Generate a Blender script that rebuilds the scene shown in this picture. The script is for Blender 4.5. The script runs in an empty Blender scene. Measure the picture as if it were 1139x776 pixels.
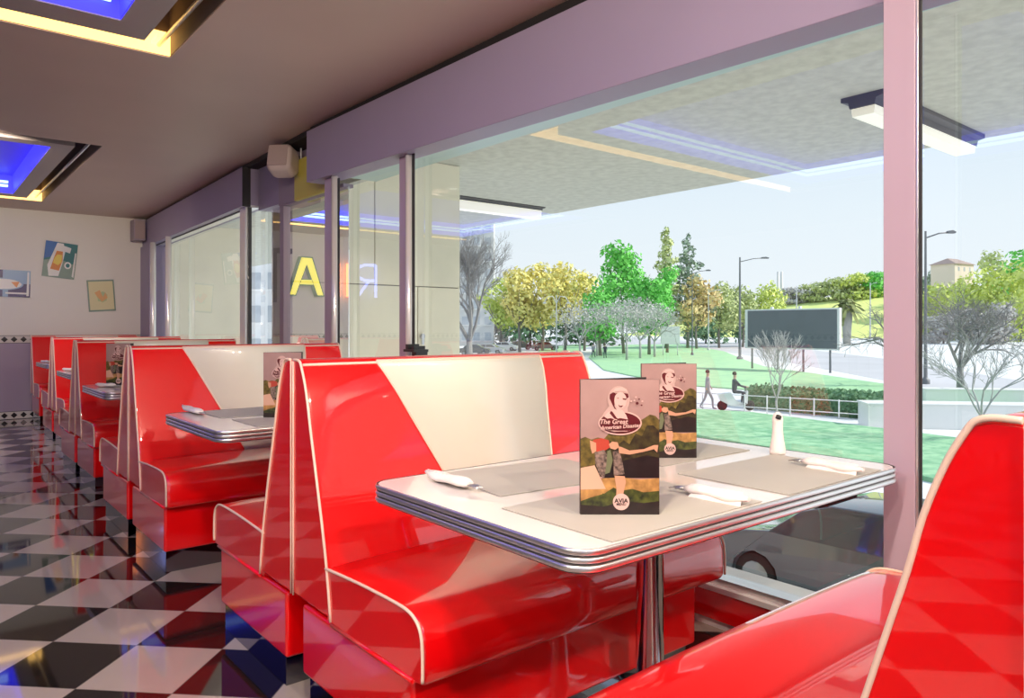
import bpy, bmesh, math, random
import numpy as np
from mathutils import Vector, Matrix
random.seed(7)
PI=math.pi
sc=bpy.context.scene
col=sc.collection
# ------------------------------------------------------------------ camera numbers
FPX=820.; CX=569.5; VH=364.; TH=math.atan(674.5/820.); H=1.15
RX=(math.cos(TH),-math.sin(TH)); FW=(math.sin(TH),math.cos(TH))
def ground(u,d,z=-2.6):
    """a place outdoors: bearing u, distance d"""
    r=(u-CX)/FPX*d
    return Vector((RX[0]*r+FW[0]*d, RX[1]*r+FW[1]*d, z))
def on(u,v,z):
    d=FPX*(H-z)/(v-VH)
    return ground(u,d,z)
# ------------------------------------------------------------------ materials
MATS={}
def newmat(name):
    m=bpy.data.materials.new(name); m.use_nodes=True
    nt=m.node_tree; return m,nt,nt.nodes['Principled BSDF']
def mat(name,c,rough=.5,metal=0,coat=0,noise=0,nscale=20,bump=0,emit=None,es=0,coord='Object',spec=None,c2=None,coatr=.03,detail=4):
    if name in MATS: return MATS[name]
    m,nt,b=newmat(name)
    b.inputs['Base Color'].default_value=(*c,1)
    b.inputs['Roughness'].default_value=rough
    b.inputs['Metallic'].default_value=metal
    b.inputs['Coat Weight'].default_value=coat
    b.inputs['Coat Roughness'].default_value=coatr
    if spec is not None: b.inputs['Specular IOR Level'].default_value=spec
    if emit:
        b.inputs['Emission Color'].default_value=(*emit,1); b.inputs['Emission Strength'].default_value=es
    if noise or bump:
        tc=nt.nodes.new('ShaderNodeTexCoord'); n=nt.nodes.new('ShaderNodeTexNoise')
        n.inputs['Scale'].default_value=nscale; n.inputs['Detail'].default_value=detail
        nt.links.new(tc.outputs[coord],n.inputs['Vector'])
        if noise:
            r=nt.nodes.new('ShaderNodeValToRGB')
            d=c2 if c2 else tuple(max(0,x*(1-noise)) for x in c)
            r.color_ramp.elements[0].position=.35; r.color_ramp.elements[1].position=.65
            r.color_ramp.elements[0].color=(*d,1); r.color_ramp.elements[1].color=(*c,1)
            nt.links.new(n.outputs['Fac'],r.inputs['Fac']); nt.links.new(r.outputs['Color'],b.inputs['Base Color'])
        if bump:
            bp=nt.nodes.new('ShaderNodeBump'); bp.inputs['Strength'].default_value=bump; bp.inputs['Distance'].default_value=.01
            nt.links.new(n.outputs['Fac'],bp.inputs['Height']); nt.links.new(bp.outputs['Normal'],b.inputs['Normal'])
    MATS[name]=m
    return m
def glassmat(name,tint,ior,mirror=0.0):
    m=bpy.data.materials.new(name); m.use_nodes=True; nt=m.node_tree; nt.nodes.clear()
    N=nt.nodes.new; L=nt.links.new
    out=N('ShaderNodeOutputMaterial'); tr=N('ShaderNodeBsdfTransparent'); tr.inputs[0].default_value=(*tint,1)
    tr2=N('ShaderNodeBsdfTransparent'); tr2.inputs[0].default_value=(1,1,1,1)
    gl=N('ShaderNodeBsdfGlossy'); gl.inputs['Roughness'].default_value=0.0; gl.inputs['Color'].default_value=(1,1,1,1)
    fr=N('ShaderNodeFresnel'); fr.inputs['IOR'].default_value=ior
    ad=N('ShaderNodeMath'); ad.operation='MAXIMUM'; ad.inputs[1].default_value=mirror
    L(fr.outputs[0],ad.inputs[0])
    mx=N('ShaderNodeMixShader'); L(ad.outputs[0],mx.inputs[0]); L(tr.outputs[0],mx.inputs[1]); L(gl.outputs[0],mx.inputs[2])
    g=N('ShaderNodeNewGeometry'); mx2=N('ShaderNodeMixShader')
    L(g.outputs['Backfacing'],mx2.inputs[0]); L(mx.outputs[0],mx2.inputs[1]); L(tr2.outputs[0],mx2.inputs[2])
    L(mx2.outputs[0],out.inputs[0]); MATS[name]=m
    return m
M=lambda n:MATS[n]
mat('red_vinyl',(.80,.001,.003),rough=.30,coat=1,coatr=.025,bump=.02,nscale=9,detail=2,spec=.3)
MATS['red_vinyl'].node_tree.nodes['Principled BSDF'].inputs['Coat IOR'].default_value=1.8
mat('cream_vinyl',(.82,.78,.66),rough=.28,coat=.5,coatr=.08)
mat('piping',(.84,.62,.50),rough=.35,coat=.3)
mat('chrome',(.82,.82,.84),rough=.07,metal=1)
mat('plinth_steel',(.24,.25,.28),rough=.06,metal=1)
mat('rim_metal',(.88,.87,.86),rough=.34,metal=1); mat('rim_groove',(.06,.055,.055),rough=.4)
mat('laminate',(.80,.76,.73),rough=.16,coat=.4)
mat('placemat',(.50,.475,.43),rough=.5,noise=.06,nscale=6)
mat('napkin',(.86,.80,.77),rough=.8,bump=.3,nscale=60)
mat('steel',(.62,.62,.62),rough=.38,metal=1)
mat('ceiling_paint',(.60,.455,.385),rough=.45,noise=.06,nscale=1.2)
mat('groove_dark',(.012,.010,.012),rough=.7)
mat('lilac_beam',(.31,.26,.38),rough=.42,noise=.05,nscale=1.5)
mat('lilac_dark',(.30,.24,.29),rough=.45)
mat('lilac_post',(.46,.35,.44),rough=.32)
mat('white_wall',(.74,.70,.64),rough=.6)
mat('alu',(.80,.79,.78),rough=.28,metal=.85)
mat('bar_white',(.86,.83,.80),rough=.22,metal=.35); mat('teal_edge',(.42,.60,.56),rough=.3)
mat('gasket',(.02,.02,.022),rough=.5)
mat('white_sill',(.80,.80,.79),rough=.3)
mat('coffer_dark',(.22,.16,.13),rough=.6)
mat('coffer_frame',(.36,.31,.30),rough=.4)
mat('led_warm',(.9,.6,.2),emit=(1.0,.60,.17),es=3.0)
mat('blue_panel',(.05,.05,.5),emit=(.09,.06,.90),es=.36)
mat('blue_side',(.05,.05,.5),emit=(.03,.025,1.0),es=1.9)
mat('tube_cyan',(.5,.8,.9),emit=(.45,.70,1.0),es=2.2)
mat('fill_lens',(.9,.9,.9),emit=(1,.93,.84),es=1.5)  # glowing lens of the added fill spots
mat('concrete',(.64,.65,.57),rough=.9,noise=.16,nscale=9,bump=.4,detail=14)
mat('stone',(.92,.88,.70),rough=.7,noise=.10,nscale=1.3,detail=8)
mat('stone_joint',(.30,.28,.22),rough=.9)
mat('yellow_panel',(.62,.55,.10),rough=.5)
mat('speaker_grey',(.52,.42,.40),rough=.5)
mat('speaker_grille',(.36,.27,.26),rough=.7)
mat('black_plastic',(.02,.02,.02),rough=.4)
glassmat('window_glass',(.985,1.0,.992),1.85)
glassmat('alcove_glass',(.93,.95,.95),1.6,.62)
# floor tiles, laid at 45 degrees to the room
def floor_mat():
    m,nt,b=newmat('checker_tiles'); N=nt.nodes.new; L=nt.links.new
    tc=N('ShaderNodeTexCoord'); mp=N('ShaderNodeMapping'); mp.vector_type='POINT'
    mp.inputs['Rotation'].default_value=(0,0,-PI/4)
    L(tc.outputs['Object'],mp.inputs['Vector'])
    # rotated coords: a=(x+y)c , b=(y-x)c ; grid lines at a=.2695+.3235k  b=.3187+.3235k
    sx=N('ShaderNodeSeparateXYZ'); L(mp.outputs[0],sx.inputs[0])
    t=.3235
    def cell(sock,off):
        s=N('ShaderNodeMath'); s.operation='SUBTRACT'; s.inputs[1].default_value=off; L(sock,s.inputs[0])
        d=N('ShaderNodeMath'); d.operation='DIVIDE'; d.inputs[1].default_value=t; L(s.outputs[0],d.inputs[0])
        f=N('ShaderNodeMath'); f.operation='FLOOR'; L(d.outputs[0],f.inputs[0])
        g=N('ShaderNodeMath'); g.operation='FRACT'; L(d.outputs[0],g.inputs[0])
        h=N('ShaderNodeMath'); h.operation='SUBTRACT'; h.inputs[1].default_value=.5; L(g.outputs[0],h.inputs[0])
        a=N('ShaderNodeMath'); a.operation='ABSOLUTE'; L(h.outputs[0],a.inputs[0])
        return f.outputs[0],a.outputs[0]
    # Mapping with rotation -45: x' = c(x+y), y' = c(y-x)
    fa,ea=cell(sx.outputs[0],2.524-20*t); fb,eb=cell(sx.outputs[1],1.611-20*t)
    s=N('ShaderNodeMath'); s.operation='ADD'; L(fa,s.inputs[0]); L(fb,s.inputs[1])
    md=N('ShaderNodeMath'); md.operation='MODULO'; md.inputs[1].default_value=2; L(s.outputs[0],md.inputs[0])
    mx=N('ShaderNodeMath'); mx.operation='MAXIMUM'; L(ea,mx.inputs[0]); L(eb,mx.inputs[1])
    gt=N('ShaderNodeMath'); gt.operation='GREATER_THAN'; gt.inputs[1].default_value=.4945; L(mx.outputs[0],gt.inputs[0])
    mc=N('ShaderNodeMix'); mc.data_type='RGBA'; mc.inputs[6].default_value=(.43,.375,.325,1); mc.inputs[7].default_value=(.012,.011,.011,1)
    ab=N('ShaderNodeMath'); ab.operation='ABSOLUTE'; L(md.outputs[0],ab.inputs[0])
    L(ab.outputs[0],mc.inputs[0])
    mg=N('ShaderNodeMix'); mg.data_type='RGBA'; L(gt.outputs[0],mg.inputs[0]); L(mc.outputs[2],mg.inputs[6]); mg.inputs[7].default_value=(.16,.145,.13,1)
    L(mg.outputs[2],b.inputs['Base Color'])
    b.inputs['Roughness'].default_value=.045; b.inputs['Specular IOR Level'].default_value=.5
    MATS['checker_tiles']=m
floor_mat()
def wall_mat(name,x_axis):
    """white above, lilac below, with diamond-tile borders at dado height and at the floor"""
    m,nt,b=newmat(name); N=nt.nodes.new; L=nt.links.new
    tc=N('ShaderNodeTexCoord'); sx=N('ShaderNodeSeparateXYZ'); L(tc.outputs['Object'],sx.inputs[0])
    X=sx.outputs[x_axis]; Z=sx.outputs[2]
    def mth(op,a,bv=None,c=None):
        n=N('ShaderNodeMath'); n.operation=op
        for i,v in enumerate((a,bv,c)):
            if v is None: continue
            if isinstance(v,(int,float)): n.inputs[i].default_value=v
            else: L(v,n.inputs[i])
        return n.outputs[0]
    hx=mth('ABSOLUTE',mth('SUBTRACT',mth('FRACT',mth('DIVIDE',X,.1)),.5))
    def border(z0):
        zz=mth('DIVIDE',mth('SUBTRACT',Z,z0),.1)          # -.5...5
        dz=mth('ABSOLUTE',zz)
        dia=mth('LESS_THAN',mth('ADD',hx,dz),.36)
        line=mth('GREATER_THAN',dz,.44)
        inside=mth('LESS_THAN',dz,.5)
        return mth('MAXIMUM',dia,line),inside
    b1,i1=border(1.0); b2,i2=border(.05)
    blk=mth('MAXIMUM',mth('MULTIPLY',b1,i1),mth('MULTIPLY',b2,i2)); ins=mth('MAXIMUM',i1,i2)
    up=mth('GREATER_THAN',Z,1.0)
    def mix(f,a,c):
        n=N('ShaderNodeMix'); n.data_type='RGBA'; L(f,n.inputs[0])
        for i,v in ((6,a),(7,c)):
            if isinstance(v,tuple): n.inputs[i].default_value=v
            else: L(v,n.inputs[i])
        return n.outputs[2]
    c=mix(up,(.36,.30,.38,1),(.74,.70,.63,1))
    c=mix(ins,c,(.62,.58,.52,1)); c=mix(blk,c,(.02,.018,.018,1))
    L(c,b.inputs['Base Color'])
    L(mth('ADD',mth('MULTIPLY',up,.35),.2),b.inputs['Roughness'])
    MATS[name]=m
wall_mat('diner_wall_x',0); wall_mat('diner_wall_y',1)
# ------------------------------------------------------------------ mesh builder
class MB:
    def __init__(s): s.v=[];s.f=[];s.m=[];s.sm=[];s.mats=[]
    def mi(s,m):
        m=M(m) if isinstance(m,str) else m
        if m not in s.mats: s.mats.append(m)
        return s.mats.index(m)
    def add(s,vs,fs,m,smooth=False,T=None):
        o=len(s.v); k=s.mi(m)
        for p in vs:
            p=Vector(p)
            if T is not None: p=T@p
            s.v.append(p)
        for f in fs: s.f.append([i+o for i in f]); s.m.append(k); s.sm.append(smooth)
    def box(s,a,b,m,T=None):
        x0,y0,z0=a;x1,y1,z1=b
        x0,x1=min(x0,x1),max(x0,x1);y0,y1=min(y0,y1),max(y0,y1);z0,z1=min(z0,z1),max(z0,z1)
        s.add([(x0,y0,z0),(x1,y0,z0),(x1,y1,z0),(x0,y1,z0),(x0,y0,z1),(x1,y0,z1),(x1,y1,z1),(x0,y1,z1)],
              [(0,3,2,1),(4,5,6,7),(0,1,5,4),(1,2,6,5),(2,3,7,6),(3,0,4,7)],m,False,T)
    def hexa(s,p,m):   # 8 points, bottom 4 ccw, top 4 ccw
        s.add(p,[(0,3,2,1),(4,5,6,7),(0,1,5,4),(1,2,6,5),(2,3,7,6),(3,0,4,7)],m)
    def prism(s,poly,axis,a,b,m,smooth=False,T=None):
        """poly: list of 2d points, extruded along axis from a to b"""
        n=len(poly)
        def P(p,t):
            return {'x':(t,p[0],p[1]),'y':(p[0],t,p[1]),'z':(p[0],p[1],t)}[axis]
        vs=[P(p,a) for p in poly]+[P(p,b) for p in poly]
        fs=[tuple(range(n))[::-1],tuple(range(n,2*n))]
        s.add(vs,fs,m,False,T)
        s.add(vs,[(i,(i+1)%n,n+(i+1)%n,n+i) for i in range(n)],m,smooth,T)
    def tube(s,pts,r,m,n=8,closed=False,cap=True,T=None,flat=None):
        pts=[Vector(p) for p in pts]; k=len(pts)
        rs=r if isinstance(r,(list,tuple)) else [r]*k
        vs=[];up=None
        for i in range(k):
            a=pts[(i-1)%k] if (closed or i>0) else pts[i]; b=pts[(i+1)%k] if (closed or i<k-1) else pts[i]
            t=(b-a)
            if t.length<1e-9: t=Vector((0,0,1))
            t.normalize()
            if up is None:
                up=Vector((0,0,1)) if abs(t.z)<.9 else Vector((1,0,0))
            up=(up-t*up.dot(t))
            if up.length<1e-6: up=t.orthogonal()
            up.normalize(); w=t.cross(up)
            for j in range(n):
                q=2*PI*j/n
                vs.append(pts[i]+(w*math.cos(q)+up*math.sin(q)*(flat or 1))*rs[i])
        fs=[]
        for i in range(k if closed else k-1):
            for j in range(n):
                fs.append((i*n+j,i*n+(j+1)%n,((i+1)%k)*n+(j+1)%n,((i+1)%k)*n+j))
        s.add(vs,fs,m,True,T)
        if cap and not closed:
            s.add(vs[:n],[tuple(range(n))[::-1]],m,False,T); s.add(vs[-n:],[tuple(range(n))],m,False,T)
    def lathe(s,prof,m,c=(0,0,0),n=24,T=None):
        vs=[];k=len(prof)
        for r,z in prof:
            for j in range(n):
                q=2*PI*j/n; vs.append((c[0]+r*math.cos(q),c[1]+r*math.sin(q),c[2]+z))
        fs=[(i*n+j,i*n+(j+1)%n,(i+1)*n+(j+1)%n,(i+1)*n+j) for i in range(k-1) for j in range(n)]
        s.add(vs,fs,m,True,T)
    def poly(s,pts,m,T=None): s.add(pts,[tuple(range(len(pts)))],m,False,T)
    def build(s,name,parent=None,recalc=True,bevel=0,bseg=3,loc=None,rz=0):
        me=bpy.data.meshes.new(name); me.from_pydata([tuple(p) for p in s.v],[],s.f)
        for m in s.mats: me.materials.append(m)
        me.polygons.foreach_set('material_index',s.m); me.polygons.foreach_set('use_smooth',s.sm)
        if recalc:
            bm=bmesh.new(); bm.from_mesh(me); bmesh.ops.remove_doubles(bm,verts=bm.verts,dist=1e-6)
            bmesh.ops.recalc_face_normals(bm,faces=bm.faces); bm.to_mesh(me); bm.free()
        me.update()
        o=bpy.data.objects.new(name,me); col.objects.link(o)
        if parent: o.parent=parent
        if loc is not None: o.location=loc
        o.rotation_euler.z=rz
        if bevel:
            b=o.modifiers.new('bevel','BEVEL'); b.width=bevel; b.segments=bseg; b.limit_method='ANGLE'; b.angle_limit=math.radians(35)
            for p in me.polygons: p.use_smooth=True
            try: b.harden_normals=True
            except Exception: pass
        return o
def tag(o,label=None,cat=None,group=None,kind=None):
    if label:o['label']=label
    if cat:o['category']=cat
    if group:o['group']=group
    if kind:o['kind']=kind
    return o
def empty(name,loc=(0,0,0),rz=0):
    o=bpy.data.objects.new(name,None); col.objects.link(o); o.location=loc; o.rotation_euler.z=rz; o.empty_display_size=.1
    return o
def struct(o): o['kind']='structure'; return o
KIDS={}
def kids(o): return [c for c in bpy.data.objects if c.parent==o]
def copy_tree(o,parent=None):
    c=o.copy(); col.objects.link(c); c.parent=parent
    for k in kids(o): copy_tree(k,c)
    return c
def textmesh(txt,size,m,T,mb,shear=0,bold=0,align='CENTER'):
    cu=bpy.data.curves.new('t','FONT'); cu.body=txt; cu.size=size; cu.align_x=align; cu.align_y='CENTER'; cu.shear=shear; cu.offset=bold; cu.resolution_u=3
    o=bpy.data.objects.new('t',cu); col.objects.link(o)
    dg=bpy.context.evaluated_depsgraph_get(); me=bpy.data.meshes.new_from_object(o.evaluated_get(dg))
    mb.add([v.co.copy() for v in me.vertices],[tuple(p.vertices) for p in me.polygons],m,False,T)
    bpy.data.objects.remove(o); bpy.data.curves.remove(cu); bpy.data.meshes.remove(me)
# ------------------------------------------------------------------ room lines
YW=11.1                         # far wall
def XW(y): return 2.30 if y<5.2 else 2.30+.235*(y-5.2)/6.15
ZC=2.64
# floor, ceiling, walls -------------------------------------------------
b=MB(); b.box((-5.6,-5.2,-.12),(2.45,6.9,0),'checker_tiles'); b.box((-5.6,6.9,-.12),(2.75,YW+.2,0),'checker_tiles'); struct(b.build('floor'))
COF=[(-2.7,1.13,-3.2,-.15),(-2.7,1.13,.85,4.35),(-2.6,1.25,6.82,10.3)]
b=MB()
def ceil_grid(b):
    ys=[-5.2]; 
    for x0,x1,y0,y1 in COF: ys+= [y0,y1]
    ys.append(YW+.2)
    for i in range(0,len(ys)-1):
        if i%2==0: b.box((-5.6,ys[i],ZC),(2.72,ys[i+1],ZC+.34),'ceiling_paint')
        else:
            x0,x1,_,_=COF[i//2]
            b.box((-5.6,ys[i],ZC),(x0,ys[i+1],ZC+.34),'ceiling_paint'); b.box((x1,ys[i],ZC),(2.72,ys[i+1],ZC+.34),'ceiling_paint')
ceil_grid(b); b.box((-5.6,-5.2,ZC+.34),(2.72,YW+.2,ZC+.4),'coffer_dark'); struct(b.build('ceiling',recalc=False))
b=MB(); b.box((-5.6,YW,0),(2.75,YW+.2,ZC),'diner_wall_x'); struct(b.build('wall_far'))
b=MB(); b.box((-5.6,-5.2,0),(-5.4,YW,ZC),'diner_wall_y'); struct(b.build('wall_left'))
b=MB(); b.box((-5.4,-5.2,0),(2.45,-5.0,.5),'white_wall'); b.box((-5.4,-5.2,2.35),(2.45,-5.0,ZC),'white_wall')
b.box((-5.4,-5.2,.5),(-4.9,-5.0,2.35),'white_wall'); b.box((-1.7,-5.2,.5),(-1.3,-5.0,2.35),'white_wall'); b.box((2.2,-5.2,.5),(2.45,-5,2.35),'white_wall')
struct(b.build('wall_back'))
for k,(x0,x1) in enumerate(((-4.9,-1.7),(-1.3,2.2))):
    b=MB()
    for a,c in (((x0,-5.13,.5),(x0+.05,-5.07,2.35)),((x1-.05,-5.13,.5),(x1,-5.07,2.35)),((x0+.05,-5.13,.5),(x1-.05,-5.07,.55)),((x0+.05,-5.13,2.3),(x1-.05,-5.07,2.35))): b.box(a,c,'alu')
    w=struct(b.build('window_%d'%(10+k))); b=MB(); b.box((x0+.05,-5.105,.55),(x1-.05,-5.097,2.3),'window_glass'); b.build('pane',w)
# coffers ----------------------------------------------------------------
for ci,(x0,x1,y0,y1) in enumerate(COF):
    e=empty('ceiling_coffer',((x0+x1)/2,(y0+y1)/2,ZC)); ex,ey=(x0+x1)/2,(y0+y1)/2
    tag(e,['blue lit ceiling coffer behind the camera end of the room','blue ceiling coffer with warm yellow edge above the nearest booths','blue ceiling coffer with yellow corner near the far wall'][ci],'ceiling light','recessed ceiling coffers')
    def loc(o): o.location=(-ex,-ey,-ZC); return o
    t=.004
    b=MB()   # lining of the opening
    b.box((x0,y0,ZC+.005),(x0+t,y1,ZC+.33),'coffer_dark'); b.box((x1-t,y0,ZC+.005),(x1,y1,ZC+.33),'coffer_dark')
    b.box((x0+t,y0,ZC+.005),(x1-t,y0+t,ZC+.33),'coffer_dark'); b.box((x0+t,y1-t,ZC+.005),(x1-t,y1,ZC+.33),'coffer_dark')
    b.box((x0+t,y0+t,ZC+.325),(x1-t,y1-t,ZC+.335),'coffer_dark')
    loc(b.build('lining',e))
    g=.17; w1=.15
    fx0,fx1,fy0,fy1=x0+g,x1-g,y0+g,y1-g
    ix0,ix1,iy0,iy1=fx0+w1,fx1-w1,fy0+w1,fy1-w1*1.3
    b=MB(); zb=ZC+.003; zt=ZC+.25
    b.box((fx0,fy0,zb),(ix0,fy1,zt),'coffer_frame'); b.box((ix1,fy0,zb),(fx1,fy1,zt),'coffer_frame')
    b.box((ix0,fy0,zb),(ix1,iy0,zt),'coffer_frame'); b.box((ix0,iy1,zb),(ix1,fy1,zt),'coffer_frame')
    loc(b.build('hanging_frame',e))
    b=MB(); b.box((ix0,iy0,ZC+.21),(ix1,iy1,ZC+.23),'blue_panel')
    q=.006
    b.box((ix0,iy0,ZC+.01),(ix0+q,iy1,ZC+.21),'blue_side'); b.box((ix1-q,iy0,ZC+.01),(ix1,iy1,ZC+.21),'blue_side')
    b.box((ix0+q,iy0,ZC+.01),(ix1-q,iy0+q,ZC+.21),'blue_side'); b.box((ix0+q,iy1-q,ZC+.01),(ix1-q,iy1,ZC+.21),'blue_side')
    tag(loc(b.build('blue_diffuser',e)),'glowing blue light box')
    b=MB()
    for dz,dd in ((.085,.03),(.125,.05)): b.tube([(ix1-.05,iy1-dd,ZC+dz),(ix0+dd,iy1-dd,ZC+dz),(ix0+dd,iy0+dd,ZC+dz),(ix1-.05,iy0+dd,ZC+dz)],.014,'tube_cyan',8)
    loc(b.build('neon_tube',e))
    b=MB(); b.box((x0+.02,y1-.018,ZC+.006),(x1-.004,y1-.005,ZC+.13),'led_warm'); b.box((x1-.10,y1-.018-.12,ZC+.05),(x1-.07,y1-.018,ZC+.07),'led_warm')
    tag(loc(b.build('led_strip',e)),'warm yellow light strip')
    b=MB(); b.tube([(x1-.07,y0+.02,ZC+.04),(x1-.07,y1-.05,ZC+.04)],.012,'alu',8); loc(b.build('rail',e))
# ------------------------------------------------------------------ facade
def seg_box(b,y0,y1,dx0,dx1,z0,z1,m,xf=XW):
    b.hexa([(xf(y0)+dx0,y0,z0),(xf(y0)+dx1,y0,z0),(xf(y1)+dx1,y1,z0),(xf(y1)+dx0,y1,z0),(xf(y0)+dx0,y0,z1),(xf(y0)+dx1,y0,z1),(xf(y1)+dx1,y1,z1),(xf(y1)+dx0,y1,z1)],m)
# big lilac beam over the near windows (its underside rises a little toward the alcove)
b=MB()
def zb(y): return 2.14+.0207*(y-1.0)
def zt(y): return 2.57+.0083*(y-1.0)
X0,X1=2.30,2.46
b.hexa([(X0,-5,zb(-5)),(X1,-5,zb(-5)),(X1,5.2,zb(5.2)),(X0,5.2,zb(5.2)),(X0,-5,zt(-5)),(X1,-5,zt(-5)),(X1,5.2,zt(5.2)),(X0,5.2,zt(5.2))],'lilac_beam')
struct(b.build('trim_1',bevel=.004,bseg=2))
b=MB(); b.box((2.33,-5,2.5),(2.72,5.2,ZC),'groove_dark'); seg_box(b,5.2,YW,.04,.3,2.6,ZC,'groove_dark'); struct(b.build('trim_2'))
b=MB(); seg_box(b,6.72,YW,0,.07,2.25,2.605,'lilac_beam'); seg_box(b,6.72,YW,.07,.25,2.27,2.605,'lilac_beam'); seg_box(b,6.70,6.72,.0,.07,2.25,2.605,'groove_dark'); struct(b.build('trim_3'))
# alcove header panels
b=MB(); b.box((2.50,6.2,2.22),(2.7,6.7,2.62),'lilac_beam'); b.box((2.49,5.82,2.20),(2.7,6.2,2.62),'lilac_dark'); b.box((2.52,5.2,2.40),(2.7,5.82,2.62),'lilac_dark'); struct(b.build('trim_4'))
b=MB(); b.box((2.46,5.1,2.185),(2.49,5.80,2.51),'yellow_panel'); b.tube([(2.475,5.3,2.5),(2.475,5.3,2.61)],.008,'alu',6); b.tube([(2.475,5.7,2.5),(2.475,5.7,2.64)],.008,'alu',6); tag(b.build('yellow_board',bevel=.003),'plain yellow-green panel under the ceiling beside the loudspeaker','panel')
# curb along the windows
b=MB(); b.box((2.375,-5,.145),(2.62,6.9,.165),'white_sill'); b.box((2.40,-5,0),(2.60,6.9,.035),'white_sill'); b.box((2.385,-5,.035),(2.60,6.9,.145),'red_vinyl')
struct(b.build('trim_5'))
b=MB(); b.box((2.47,6.9,.0),(2.75,YW,.16),'white_sill'); struct(b.build('trim_6'))
# windows
def window(n,y0,y1,zg=2.2,glass='window_glass',mull=None,x=2.42,slope=True,frame_w=.03,far=False):
    b=MB(); f=frame_w
    def zz(y): return (zg+.0105*(y-1)) if slope else zg
    xf=(lambda y:XW(y)+.12) if far else (lambda y:x)
    # bottom and top rails
    seg_box(b,y0,y1,-.02,.05,.16,.19,'alu',xf)
    p=[]
    for z_of in (0,1):
        for (dx,y) in ((-.04,y0),(.05,y0),(.05,y1),(-.04,y1)): p.append((xf(y)+dx,y,zz(y)+(.05 if z_of else 0)))
    b.hexa(p,'alu')
    # dark gasket under the top rail
    p=[]
    for z_of in (0,1):
        for (dx,y) in ((-.052,y0),(-.036,y0),(-.036,y1),(-.052,y1)): p.append((xf(y)+dx,y,zz(y)+.002-(0 if z_of else .010)))
    b.hexa(p,'gasket')
    o=struct(b.build('window_%d'%n))
    b=MB(); seg_box(b,y0+.01,y1-.01,.01,.018,.19,min(zz(y0),zz(y1))+.04,glass,xf); b.build('pane',o)
    return o
W1=window(1,-5,1.0); W2=window(2,1.0,3.88); W3=window(3,3.88,4.95)
def mullion(parent,y0,y1,xi,xo,m,z0=.16,z1=2.25,strip=True,name='mullion'):
    b=MB(); b.box((xi,y0,z0),(xo,y1,z1),m)
    if strip:
        b.box((xi+.004,y0-.008,z0),(xi+.012,y0-.0005,z1),'alu'); b.box((xi+.004,y0-.018,z0),(xi+.010,y0-.0085,z1),'gasket')
    b.build(name,parent,bevel=.002,bseg=1)
mullion(W1,.915,1.005,2.275,2.29,'lilac_post')
mullion(W2,3.885,3.985,2.37,2.385,'lilac_post',strip=False); 
mullion(W3,4.86,5.00,2.35,2.365,'lilac_post',strip=False)
b=MB()
b.tube([(2.36,3.855,.16),(2.36,3.855,2.235)],.021,'bar_white',14); b.box((2.366,3.805,.16),(2.372,3.83,2.2),'gasket'); b.build('round_bar',W2)
b=MB(); b.tube([(2.345,4.825,.16),(2.345,4.825,2.245)],.024,'bar_white',14); b.box((2.351,4.77,.16),(2.357,4.795,2.2),'gasket'); b.build('round_bar',W3)
b=MB(); b.box((2.30,3.70,1.005),(2.40,3.82,1.02),'black_plastic'); b.box((2.31,3.72,1.02),(2.39,3.745,1.04),'black_plastic'); b.box((2.31,3.785,1.02),(2.39,3.81,1.05),'black_plastic'); b.box((2.34,3.74,.9),(2.42,3.79,1.005),'black_plastic')
b.build('latch',W2)
# alcove panes
b=MB(); b.box((2.50,6.12,.0),(2.58,6.20,2.22),'lilac_dark'); b.box((2.50,6.2,0),(2.58,6.72,.16),'alu'); b.box((2.50,4.98,0),(2.58,6.12,.16),'alu'); b.box((2.50,5.0,2.19),(2.58,6.12,2.215),'lilac_dark')
W4=struct(b.build('window_4')); b=MB(); b.box((2.53,4.98,.16),(2.538,6.12,2.195),'alcove_glass'); b.build('pane',W4)
b=MB(); b.box((2.53,6.2,.16),(2.538,6.72,2.22),'window_glass'); b.build('pane',W4)
# far windows
W5=window(5,6.74,9.6,2.25,slope=False,far=True); W6=window(6,9.6,10.9,2.25,slope=False,far=True)
b=MB(); b.box((2.42,6.735,.16),(2.45,6.76,2.25),'gasket'); b.box((2.40,6.76,.16),(2.42,6.90,2.25),'alu'); b.build('mullion',W5)
b=MB(); b.tube([(2.46,9.55,.16),(2.46,9.55,2.25)],.035,'bar_white',12); b.build('round_bar',W5)
b=MB(); b.tube([(2.48,10.35,.16),(2.48,10.35,2.25)],.035,'bar_white',12); b.build('round_bar',W6)
b=MB(); b.box((2.50,10.62,0),(2.75,YW,2.25),'lilac_beam'); struct(b.build('trim_7'))
b=MB(); b.box((2.36,YW-.28,2.32),(2.50,YW-.05,2.60),'lilac_dark'); b.box((2.37,YW-.29,2.34),(2.49,YW-.28,2.58),'speaker_grille'); tag(b.build('wall_speaker',bevel=.01),'small mauve box mounted in the far ceiling corner','speaker')
# loudspeaker in the alcove
e=empty('loudspeaker',(2.33,5.72,2.48),math.radians(25)); tag(e,'pinkish grey rounded loudspeaker hung under the ceiling at the beam end','speaker')
b=MB(); pr=[(-.10,-.10),(.05,-.13),(.13,-.07),(.14,.06),(.07,.12),(-.10,.11)]
b.prism(pr,'y',-.10,.10,'speaker_grey'); o=b.build('housing',e,bevel=.055,bseg=5); o.rotation_euler=(0,math.radians(12),math.radians(20))
b=MB(); b.box((-.107,-.078,-.08),(-.100,.078,.09),'speaker_grille'); o=b.build('grille',e,bevel=.003); o.rotation_euler=(0,math.radians(12),math.radians(20))
b=MB(); b.tube([(.1,0,.02),(.16,0,.06),(.2,0,.07)],.014,'black_plastic'); b.build('bracket',e)
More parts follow.
